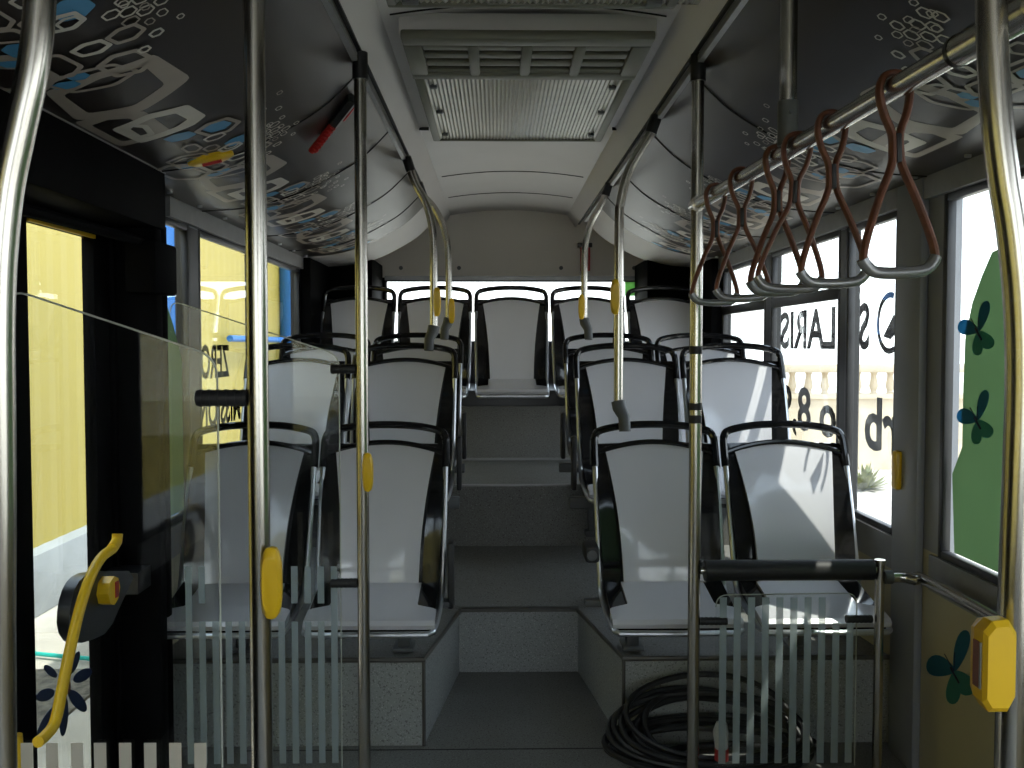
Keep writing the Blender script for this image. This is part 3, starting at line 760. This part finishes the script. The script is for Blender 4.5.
pc = pole('grab_pole', [(-0.470, 2.65, 0.0), (-0.470, 2.65, 2.10)], 'straight steel pole at left holding the rear glass partition')
b = MB(); b.tube([(-0.470, 2.65, 2.045), (-0.470, 2.65, 2.12)], 0.022, 16); b.build('collar', 'black', pc)
stop_button(pc, -0.452, 2.638, P(369, 472, Y=2.63).z, 0.055, 0.015)
pdd = pole('grab_pole', [(0.480, 2.65, 0.0), (0.480, 2.65, 2.10)], 'straight steel pole at right with three black tape bands')
b = MB(); b.tube([(0.480, 2.65, 2.045), (0.480, 2.65, 2.12)], 0.022, 16); b.build('collar', 'black', pdd)
for y0, y1 in ((346, 354), (403, 410), (415, 423)):
    b = MB(); b.tube([(0.480, 2.65, P(696, y1, Y=2.65).z), (0.480, 2.65, P(696, y0, Y=2.65).z)], 0.0182, 20); b.build('tape_band', 'rubber', pdd)
# strap rail with hanger and joint
ZRail = 1.70
rail = pole('strap_rail', [(0.480, 2.65, ZRail), (0.538, 1.24, ZRail), (0.545, 1.12, ZRail), (0.545, -0.4, ZRail)], 'horizontal steel overhead rail carrying the brown hand straps', 'rail', sub=4)
b = MB(); b.tube([(0.539, 1.27, ZRail), (0.546, 1.10, ZRail)], 0.0215, 20); b.build('sleeve', 'steel', rail)
b = MB(); b.tube([(0.5385, 1.275, ZRail), (0.539, 1.268, ZRail)], 0.0225, 20); b.build('sleeve_ring', 'black', rail)
b = MB(); b.tube([(0.480, 2.672, ZRail), (0.480, 2.625, ZRail)], 0.022, 20); b.build('joint', 'steel', rail)
b = MB(); b.tube([(0.508, 1.92, 1.72), (0.508, 1.92, 2.12)], R, 20); hg = b.build('hanger', 'steel', rail)
b = MB(); b.tube([(0.508, 1.92, 1.71), (0.508, 1.92, 1.80)], 0.0205, 20); b.tube([(0.508, 1.91, 1.775), (0.508, 1.896, 1.775)], 0.005, 10); b.build('hanger_socket', 'greyplast', hg)
def railx(y): return 0.480 + (2.65 - y) * 0.0411

def make_strap():
    r = empty('hand_strap'); tag(r, None, 'hand strap', 'brown leather hand straps on the rail')
    b = MB()
    left = [(-0.052, 0, -0.278), (-0.061, 0, -0.268), (-0.061, 0, -0.250), (-0.050, 0, -0.215), (-0.030, 0, -0.165), (-0.0095, 0, -0.120), (-0.0062, 0, -0.095), (-0.0075, 0, -0.068), (-0.020, 0, -0.038), (-0.026, 0, -0.005), (-0.018, 0, 0.017), (0, 0, 0.024)]
    full = left + [(-x, y, z) for x, y, z in left[:-1]][::-1]
    b.tube(smoothpath(full, 4), 0.0056, 10, flat=1.6, ref=(0, 1, 0), caps=True)
    st = b.build('strap', 'leather', r)
    b = MB(); b.box(-0.0045, 0.0045, -0.0098, 0.0098, -0.115, -0.070, 0.002); b.build('buckle', 'rubber', st)
    b = MB(); b.tube(smoothpath([(-0.064, 0, -0.262), (-0.058, 0, -0.272), (-0.042, 0, -0.283), (0, 0, -0.286), (0.042, 0, -0.283), (0.058, 0, -0.272), (0.064, 0, -0.262)], 5), 0.0095, 12)
    b.build('grip', 'handle', r)
    return r
strap0 = make_strap()
SP = [(1.455, -3, 10, 'nearest of the six, by the right edge'), (1.70, -2, 5, 'second nearest of the six'), (1.87, 2.5, -10, 'third of six, before the hanger'),
      (1.99, -1, 12, 'fourth of six, behind the hanger'), (2.24, -1.5, -6, 'fifth of the six'), (2.46, 0, 8, 'farthest, next to the taped pole')]
for i, (y, tilt, rz, lb) in enumerate(SP):
    s = strap0 if i == 0 else copy_tree(strap0)
    s.location = (railx(y), y, ZRail); s.rotation_euler = (0, math.radians(tilt), math.radians(rz)); s['label'] = 'brown leather hand strap with grey grip, ' + lb

# curved poles growing from seat corners to the ceiling channel
def curved(sgn, x, y, zseat, label, ybut):
    zt = zseat + 0.53; yp = y + 0.19; t = ZC - 0.02
    pts = [(x, yp, zt + 0.075), (x, yp, zt + 0.25), (x, yp, 1.72), (x + sgn * 0.006, yp, 1.81), (x + sgn * 0.032, yp, 1.91), (x + sgn * 0.075, yp, 1.99), (sgn * 0.455, yp, 2.05), (sgn * 0.470, yp, t)]
    if zt + 0.25 > 1.55: pts.pop(1)
    o = pole('curved_grab_pole', pts, label, r=0.0165)
    b = MB(); b.tube([(x, yp, zt + 0.085), (x + sgn * 0.004, yp - 0.005, zt + 0.06), (x + sgn * 0.018, yp - 0.022, zt + 0.03), (x + sgn * 0.020, yp - 0.030, zt - 0.02)], [0.021, 0.021, 0.018, 0.017], 12, flat=1.2)
    b.build('seat_bracket', 'greyplast', o)
    b = MB(); b.tube([(sgn * 0.452, yp, 2.045), (sgn * 0.472, yp, t + 0.01)], 0.021, 12); b.build('collar', 'black', o)
    stop_button(o, x + (-0.016 if sgn > 0 else 0.016), yp - 0.012, ybut, 0.062, 0.016)
    return o
curved(1, 0.343, 3.10, 0.49, 'curved steel pole rising from the front row seat right of the aisle', P(614, 297, Y=3.28).z)
curved(-1, -0.357, 3.83, 0.77, 'curved steel pole rising from the second row seat left of the aisle', P(439, 302, Y=4.0).z)
curved(-1, -0.325, 4.46, 0.822, 'curved steel pole rising from the third row seat left of the aisle', P(451, 311, Y=4.63).z)
curved(1, 0.350, 4.46, 0.822, 'curved steel pole rising from the third row seat right of the aisle', P(580, 307, Y=4.63).z)

# partitions
def plate(poly, y, m, name, parent):
    b = MB(); b.prism(poly, 'y', y - 0.003, y + 0.003); return b.build(name, m, parent, smooth=False)
def rounded(poly, idx, r, n=5):
    out = []
    m = len(poly)
    for i, p in enumerate(poly):
        if i in idx:
            p0, p1, p2 = Vector(poly[i - 1]), Vector(p), Vector(poly[(i + 1) % m])
            a = p1 + (p0 - p1).normalized() * r; c = p1 + (p2 - p1).normalized() * r
            for k in range(n + 1):
                t = k / n; q = (1 - t) ** 2 * a + 2 * t * (1 - t) * p1 + t * t * c; out.append((q.x, q.y))
        else: out.append(tuple(p))
    return out
def glass_partition(label, y, xa, xb, za, zb, zbot, strips, clamps, fm):
    root = empty('glass_partition', ((xa + xb) / 2, y, 0)); tag(root, label, 'glass partition')
    ox = (xa + xb) / 2
    poly = rounded([(xa - ox, zbot), (xb - ox, zbot), (xb - ox, zb), (xa - ox, za)], (2, 3), 0.035)
    g = plate(poly, 0, 'panel', 'glass_pane', root)
    b = MB(); top = [Vector((p[0], 0, p[1])) for p in poly[1:]]
    b.tube(top, 0.0018, 6); b.build('polished_edge', 'edge', g)
    b = MB()
    for (x0, x1, z0, z1) in strips: b.box(x0 - ox, x1 - ox, -0.0048, -0.0034, z0, z1)
    tag(b.build('frosted_stripes', fm, g, smooth=False), 'frosted vertical stripes')
    for (x0, x1, z, r) in clamps:
        b = MB(); b.tube([(x0 - ox, 0, z), (x1 - ox, 0, z)], r, 14)
        n = int(abs(x1 - x0) / 0.012)
        for k in range(n):
            xx = min(x0, x1) + (k + 0.5) * abs(x1 - x0) / n - ox; b.tube([(xx - 0.003, 0, z), (xx + 0.003, 0, z)], r * 1.08, 14)
        b.build('clamp', 'rubber', root)
    return root
# near one
pz = lambda px, py, Y: P(px, py, Y=Y)
Y1 = 1.56
a = pz(8, 288, Y1); c = pz(217, 357, Y1)
st = []
for x0 in (22, 47, 72, 95, 120, 145, 170, 195):
    st.append((pz(x0, 743, Y1).x, pz(x0 + 12, 743, Y1).x, 0.1, pz(x0, 742, Y1).z))
glass_partition('near clear glass partition left of the pole with the large stop button', Y1, a.x, c.x, a.z, c.z, 0.08, st,
                [(pz(197, 398, Y1).x, -0.487 - R, pz(220, 398, Y1).z, 0.0135)], 'frostwarm')
Y2 = 2.65
a = pz(170, 300, Y2); c = pz(339, 355, Y2)
st = []
for k in range(12):
    x0 = 186 + k * 13.2
    top = 566 if k in (0, 11) else 621
    st.append((pz(x0, 600, Y2).x, pz(x0 + 6.5, 600, Y2).x, 0.1, pz(x0, top, Y2).z))
    if k in (1, 8, 9, 10): st.append((pz(x0, 600, Y2).x, pz(x0 + 6.5, 600, Y2).x, pz(x0, 603, Y2).z, pz(x0, 566, Y2).z))
glass_partition('far clear glass partition behind the door with frosted stripes', Y2, a.x, c.x, a.z, c.z, 0.08, st,
                [(pz(331, 369, Y2).x, -0.470 - R, pz(345, 369, Y2).z, 0.013), (pz(331, 583, Y2).x, -0.470 - R, pz(345, 583, Y2).z, 0.013)], 'frost')
a = pz(716, 595, Y2); c = pz(857, 593, Y2)
st = []
for k in range(10):
    x0 = 719.5 + k * 14.1
    st.append((pz(x0, 600, Y2).x, pz(x0 + 7, 600, Y2).x, 0.09, pz(x0, 597 if k < 8 else 622, Y2).z))
glass_partition('low glass partition with frosted stripes at right under the black padded bar', Y2, a.x, c.x, a.z, c.z, 0.08, st,
                [(0.480 + R, pz(727, 621, Y2).x, pz(727, 621, Y2).z, 0.011), (pz(846, 619, Y2).x, 1.01 - 0.0125, pz(846, 619, Y2).z, 0.011)], 'frost')
# short post, padded bar, handrail to the wall
fp = P(880, 560, Y=Y2)
b = MB(); b.tube([(fp.x, Y2, 0), (fp.x, Y2, fp.z)], 0.0135, 16); b.tube([(fp.x, Y2, fp.z - 0.006), (fp.x, Y2, fp.z + 0.001)], 0.0155, 16)
post = b.build('short_post', 'steel'); tag(post, 'short steel post at the right end of the black padded bar', 'post')
hz = P(790, 570, Y=Y2).z
b = MB(); b.tube([(0.480 + 0.03, Y2, hz), (fp.x - 0.022, Y2, hz)], 0.030, 20); pbx = b.build('padded_bar', 'rubber'); tag(pbx, 'thick black padded lean bar between the taped pole and short post', 'bar')
b = MB(); b.tube([(0.480 + R, Y2, hz), (0.515, Y2, hz)], 0.012, 14); b.build('bar_end', 'steel', pbx)
b = MB(); b.tube([(fp.x - 0.03, Y2, hz), (fp.x - 0.012, Y2, hz)], 0.012, 14); b.build('bar_end', 'steel', pbx)
rz_ = P(905, 577, Y=Y2).z
b = MB(); b.tube(smoothpath([(fp.x + 0.013, Y2, rz_ + 0.0), (fp.x + 0.06, Y2, rz_), (1.11, Y2 - 0.02, rz_ - 0.003), (1.155, Y2 - 0.10, rz_ - 0.01), (1.155, 1.2, rz_ - 0.02), (1.155, -0.3, rz_ - 0.02)], 5), 0.0165, 14)
hr = b.build('handrail', 'steel'); tag(hr, 'low steel handrail running along the right wall under the window', 'handrail')
b = MB(); b.tube([(fp.x + 0.012, Y2, rz_), (fp.x + 0.035, Y2, rz_)], 0.02, 12); b.build('bracket', 'greyplast', hr)
b = MB(); b.tube([(1.155, 2.2, rz_ - 0.02), (HW, 2.2, rz_ - 0.02)], 0.012, 10); b.build('bracket', 'greyplast', hr)

# yellow validator on the right pole
q0, q1 = P(984, 620, Y=1.035), P(1015, 712, Y=1.035)
cxm, czm = (q0.x + q1.x) / 2, (q0.z + q1.z) / 2; hw_, hh = (q1.x - q0.x) / 2, (q0.z - q1.z) / 2
b = MB(); b.use('yellow'); rings = []
for (yy, kx, kz, dx) in ((1.030, 0.84, 0.88, 0.0), (1.036, 1.0, 1.0, 0.0), (1.056, 1.0, 0.98, 0.0), (1.074, 0.70, 0.86, 0.0)):
    prof_ = [(-1, -0.78), (-0.6, -1), (0.55, -1), (1, -0.7), (1, 0.72), (0.5, 1), (-0.45, 0.97), (-1, 0.75)]
    rings.append([b.bm.verts.new((cxm + dx + p[0] * hw_ * kx, yy, czm + p[1] * hh * kz)) for p in prof_])
for A_, B_ in zip(rings[:-1], rings[1:]):
    for i in range(8): b.face([A_[i], A_[(i + 1) % 8], B_[(i + 1) % 8], B_[i]])
b.face(rings[0]); b.face(rings[-1])
vb = b.build('ticket_box', smooth=False); tag(vb, 'large yellow angular box with red display on the near right pole', 'stop request box')
b = MB(); b.box(cxm - hw_ * 1.0 - 0.0016, cxm - hw_ * 1.0 + 0.001, 1.041, 1.055, czm - hh * 0.52, czm + hh * 0.48); b.build('display', 'screen', vb, smooth=False)
b = MB(); b.box(cxm - hw_ * 1.0 - 0.0018, cxm - hw_ * 1.0 + 0.001, 1.038, 1.041, czm - hh * 0.52, czm + hh * 0.48); b.build('display_trim', 'greymet', vb, smooth=False)
# stop button on the grey pillar
p = P(898, 470, X=HW - 0.03)
b = MB(); b.box(HW - 0.046, HW - 0.020, p.y - 0.02, p.y + 0.02, p.z - 0.062, p.z + 0.062, 0.011)
sb = b.build('stop_button', 'yellow'); tag(sb, 'yellow stop button fixed to the grey pillar between right windows', 'stop button')

# ================================================================ CEILING FITTINGS
def vent_unit():
    y0, y1, y2 = 2.62, 3.02, 3.92
    r = empty('ceiling_vent', (0, y0, 2.165)); tag(r, 'olive grey ceiling unit with slotted grille and ribbed light panel', 'ceiling unit')
    b = MB(); b.box(-0.36, 0.36, 0.014, 0.03, 0.0, 0.06); b.build('collar', 'ceil', r, smooth=False)
    b = MB(); zt, zb = 0.012, -0.015
    w0, w1 = 0.385, 0.375
    # frame: rim with opening for grille and panel
    def bar(xa, xb, ya, yb, za=zb, zc=zt): b.box(xa * 0.91, xb * 0.91, ya - y0, yb - y0, za, zc, 0.006)
    bar(-0.39, 0.39, y0, y0 + 0.065); bar(-0.39, 0.39, y1 - 0.06, y1)
    for s in (-1, 1):
        x0, x1 = sorted((s * 0.39, s * 0.33)); bar(x0, x1, y0 + 0.07, y1 - 0.04)
        x0, x1 = sorted((s * 0.385, s * 0.35)); bar(x0, x1, y1 - 0.02, y2)
    for x in (-0.17, 0.0, 0.17): bar(x - 0.018, x + 0.018, y0 + 0.07, y1 - 0.04)
    bar(-0.385, 0.385, y2 - 0.02, y2)
    b.build('vent_frame', 'olive', r)
    for k in range(4):
        ya = y0 + 0.085 + k * 0.075
        b = MB(); b.box(-0.30, 0.30, ya - y0, ya + 0.038 - y0, -0.008, 0.004, 0.003); b.build('slat', 'olive', r)
    b = MB(); b.box(-0.30, 0.30, 0.06, y1 - y0 - 0.03, 0.022, 0.03); b.build('slot_glow_plate', 'slot', r, smooth=False)  # pale plate behind the slats paints the lit look of the gaps
    b = MB(); n = 46
    pts = []
    for i in range(n * 2 + 1): pts.append((-0.318 + 0.636 * i / (n * 2), -0.010 + (0.005 if i % 2 else 0)))
    b.prism(pts + [(0.318, 0.006), (-0.318, 0.006)], 'y', y1 - y0, y2 - 0.02 - y0)
    p = b.build('ribbed_panel', 'slot', r, smooth=False)
    for x in (-0.295, 0.295):
        for y in (0.09, 0.42, 0.78):
            b = MB(); b.box(x - 0.012, x + 0.012, y1 - y0 + y - 0.012, y1 - y0 + y + 0.012, -0.018, -0.005, 0.003); b.build('clip', 'greyplast', p)
    return r
vent_unit()
r = empty('ceiling_light', (0, 1.66, 2.165)); tag(r, 'ribbed ceiling light panel at the top edge, nearer than the vent unit', 'ceiling light')
b = MB(); b.box(-0.36, 0.36, 0.69, 0.715, -0.02, 0.05, 0.005); b.box(-0.36, 0.36, -0.70, -0.66, -0.02, 0.05, 0.005); b.box(-0.36, -0.335, -0.67, 0.70, -0.02, 0.05, 0.005); b.box(0.335, 0.36, -0.67, 0.70, -0.02, 0.05, 0.005); b.build('light_frame', 'olive', r)
b = MB(); n = 50
pts = [(-0.335 + 0.75 * i / (n * 2), -0.016 + (0.005 if i % 2 else 0)) for i in range(n * 2 + 1)]
b.prism(pts + [(0.335, 0.0), (-0.335, 0.0)], 'y', -0.66, 0.69); lp = b.build('ribbed_panel', 'slot', r, smooth=False)
for x in (-0.30, 0.30):
    b = MB(); b.box(x - 0.02, x + 0.02, 0.655, 0.68, -0.026, -0.012, 0.003); b.build('clip', 'greyplast', lp)

# emergency hammer on the left lining
def cove_hit(px, py, side):
    d = CM @ Vector(((px - 512) / F, -(py - 384) / F, -1.0)); best = None
    for k in range(200, 1400):
        q = CAM + d * (k / 1400 * 6)
        x = side * q.x
        if 0.48 < x < HW:
            for i in range(1, len(prof)):
                a, c = prof[i - 1], prof[i]
                if c[0] <= x <= a[0]:
                    z = a[1] + (c[1] - a[1]) * (x - a[0]) / (c[0] - a[0])
                    if q.z >= z: return q
    return None
A = cove_hit(350, 93, -1); B = cove_hit(309, 146, -1)
hroot = empty('emergency_hammer', B); tag(hroot, 'red emergency hammer in black holder on the left dark lining', 'emergency hammer')
def rel(p): return Vector(p) - B
dirv = (A - B); n_ = Vector((0.45, 0, -0.9)).normalized() * 0.018
b = MB(); b.tube([rel(B + n_), rel(B + dirv * 0.62 + n_)], 0.0105, 10)
for k in range(9): 
    q = B + dirv * (0.05 + 0.06 * k) + n_ + Vector((0.004, -0.002, -0.006)); b.tube([rel(q), rel(q + dirv * 0.03)], 0.0105, 8)
b.tube([rel(B + dirv * 0.62 + n_ + Vector((0.02, 0, 0))), rel(B + dirv * 0.97 + n_ + Vector((0.02, 0, 0)))], 0.008, 8)
b.build('hammer_handle', 'red', hroot)
b = MB(); b.tube([rel(B + dirv * 0.55 + n_), rel(B + dirv * 1.0 + n_)], 0.020, 6); b.build('hammer_holder', 'black', hroot)
# hammer on the rear wall
q0, q1 = P(582, 243, Y=YR - 0.02), P(585, 271, Y=YR - 0.02)
b = MB(); b.tube([(q0.x, YR - 0.02, q0.z), (q0.x, YR - 0.02, q1.z)], 0.011, 10); b.tube([(q0.x + 0.05, YR - 0.015, q0.z - 0.02), (q0.x + 0.05, YR - 0.015, q1.z)], 0.008, 10)
h2 = b.build('emergency_hammer', 'red'); tag(h2, 'small red emergency hammer on the pale rear wall above the window', 'emergency hammer')
b = MB(); b.box(q0.x - 0.03, q0.x + 0.07, YR - 0.04, YR, q0.z - 0.03, q0.z, 0.004); b.build('hammer_head', 'black', h2)
# yellow oval button on the lining
A = cove_hit(187, 162, -1); B = cove_hit(233, 151, -1); c = (A + B) / 2; eu = (B - A) / 2
ev = Vector((-eu.z * 0 + 0.0, 0, 0)); nn = Vector((0.28, 0, -0.96)).normalized(); ev = nn.cross(eu).normalized() * 0.042
b = MB(); b.use('yellow'); ov = []
for (rr, h) in ((1.0, -0.004), (1.0, 0.010), (0.8, 0.016), (0.02, 0.017)):
    ov.append([b.bm.verts.new(c + eu * rr * math.cos(t) + ev * rr * math.sin(t) + nn * h) for t in [2 * PI * i / 24 for i in range(24)]])
for A_, B_ in zip(ov[:-1], ov[1:]):
    for i in range(24): b.face([A_[i], A_[(i + 1) % 24], B_[(i + 1) % 24], B_[i]])
ob = b.build('door_button'); tag(ob, 'yellow oval button with red centre on the left dark lining', 'button')
b = MB(); b.tube([c - eu * 0.42 + nn * 0.016, c + eu * 0.42 + nn * 0.016], 0.008, 10); b.build('button_centre', 'red', ob)

# ================================================================ CABLE COIL
b = MB(); pts = []
loops = 14; n = 40
for k in range(loops):
    hk = 0.012 + 0.215 * ((k * 5) % loops) / loops
    ra = 0.24 + 0.12 * ((k * 3) % loops) / loops + random.uniform(-0.01, 0.01); rb = random.uniform(0.085, 0.125); cxk = 0.585 + random.uniform(-0.02, 0.02)
    for i in range(n):
        t = 2 * PI * i / n; up = (0.5 + 0.5 * math.sin(t - 0.15)) ** 1.1
        pts.append((cxk + ra * math.cos(t), 2.84 + rb * math.sin(t), max(0.011, 0.012 + (k % 4) * 0.012 + hk * up + 0.012 * math.sin(2 * t + 1.7 * k) * up)))
sm = []
for i in range(len(pts)):   # soften jumps between loops
    w = [Vector(pts[max(0, min(len(pts) - 1, i + d))]) for d in range(-3, 4)]; v = Vector((0, 0, 0))
    for q in w: v += q
    sm.append(v / 7)
b.tube(sm, 0.0095, 8)
cb = b.build('cable_coil', 'cable'); tag(cb, 'coil of thick black cable on the floor before the right podium', 'cable')
q = P(722, 742, Y=2.70)
b = MB(); b.tube([(q.x, 2.705, 0.185), (q.x - 0.003, 2.705, 0.16), (q.x, 2.705, 0.11)], [0.016, 0.023, 0.020], 12); b.use('plug')
pg = b.build('plug', 'plug', cb); tag(pg, 'white plug at the cable end')
b = MB(); b.tube([(q.x, 2.705, 0.110), (q.x, 2.705, 0.075)], 0.021, 12); b.build('plug_collar', 'red', pg)

# ================================================================ OUTSIDE
b = MB(); b.box(-40, 40, -25, 60, -0.45, -0.35); tag(b.build('ground', 'ground', smooth=False), 'pale concrete yard around the bus', 'ground', kind='structure')
XW = -3.0
def corr(b, y0, y1, z0, z1, x):
    n = int((y1 - y0) / 0.10); pts = []
    for i in range(n + 1): pts.append((x + (0.006 if i % 2 else 0.0), y0 + (y1 - y0) * i / n))
    b.prism(pts + [(x - 0.25, y1), (x - 0.25, y0)], 'z', z0, z1)
yb_ = MB(); corr(yb_, -12.0, 8.0, 0.03, 2.7, XW); r = yb_.build('yellow_hall', 'ywall', smooth=False); tag(r, 'yellow panelled hall wall seen through the left door glass', 'building')  # forward stretch is unseen, added so the near partition reflects a dim yellow
b = MB(); b.box(XW - 0.25, XW + 0.12, -12.0, 8.0, -0.35, 0.03, 0.01); b.build('plinth', 'gskirt', r)
yb_ = MB(); corr(yb_, 8.9, 14.0, 0.03, 3.4, XW); r = yb_.build('yellow_hall', 'ywall', smooth=False); tag(r, 'yellow wall with blue downpipe seen through the left rear windows', 'building')
b = MB(); b.box(XW - 0.25, XW + 0.12, 8.9, 14.0, -0.35, 0.03, 0.01); b.build('plinth', 'gskirt', r)
b = MB(); b.tube([(XW + 0.2, 12.75, -0.35), (XW + 0.2, 12.75, 4.6)], 0.24, 16); b.build('column', 'bluep', r)
b = MB(); b.tube([(XW + 0.1, 9.9, 1.38), (XW + 0.1, 13.2, 1.38)], 0.035, 10); b.build('pipe', 'bluep', r)
b = MB(); b.box(XW - 0.1, XW + 0.1, 8.52, 8.9, -0.35, 4.6, 0.01); b.build('corner_post', 'bluep', r)
# balustrade wall on the right
FY = 12.3
b = MB(); b.use('fence').box(2.3, 16, FY, FY + 0.25, -0.35, 0.60); b.box(2.3, 16, FY - 0.04, FY + 0.29, 0.95, 1.06, 0.01); b.box(2.3, 16, FY - 0.03, FY + 0.28, 0.60, 0.66)
fr = b.build('stone_balustrade'); tag(fr, 'beige stone balustrade wall across the yard seen through right windows', 'wall')
def baluster(x):
    bb = MB(); bb.tube([(x, FY + 0.12, z) for z in (0.66, 0.70, 0.76, 0.84, 0.90, 0.95)], [0.05, 0.035, 0.06, 0.045, 0.035, 0.05], 10); return bb.build('baluster', 'fence', fr)
x = 3.0; first = None
while x < 8.6:
    if first is None: first = baluster(x); fx = x
    else:
        c = first.copy(); COL.objects.link(c); c.parent = fr; c.location.x = x - fx
    x += 0.22
def bush(x, y, r_, label):
    b = MB(); rnd = random.Random(int(x * 100))
    for k in range(160):
        a = rnd.uniform(0, 2 * PI); e = rnd.uniform(0.1, 1.4); L = r_ * rnd.uniform(0.5, 1.0)
        p0 = Vector((0, 0, 0)); p1 = Vector((math.cos(a) * math.cos(e), math.sin(a) * math.cos(e), math.sin(e))) * L
        sd_ = Vector((-math.sin(a), math.cos(a), 0)) * 0.02 * rnd.uniform(0.6, 1.4)
        mid = p1 * 0.7
        vs = [b.bm.verts.new(v) for v in (p0, mid + sd_, p1, mid - sd_)]; b.face(vs)
    o = b.build('dry_shrub', 'shrub', smooth=False, norm=False, loc=(x, y, -0.36)); tag(o, label, 'shrub')
bush(4.15, 10.6, 0.35, 'dry shrub by the balustrade foot, left one in the right window gap'); bush(4.75, 9.8, 0.28, 'dry shrub on the pale ground, right one in the right window gap'); 
b = MB(); b.box(-2.55, -2.0, 3.6, 4.7, -0.352, -0.335); b.build('gravel_bed', 'gravel', smooth=False); g = bpy.data.objects['gravel_bed']; tag(g, 'dark gravel bed on the ground outside the left door', 'gravel', kind='stuff')
b = MB(); b.tube(smoothpath([P(20, 652, Z=-0.325), P(60, 656, Z=-0.325), P(110, 660, Z=-0.325), P(160, 662, Z=-0.325)], 4), 0.012, 8); o = b.build('garden_hose', 'hose'); tag(o, 'thin turquoise hose lying on the ground outside the door', 'hose')
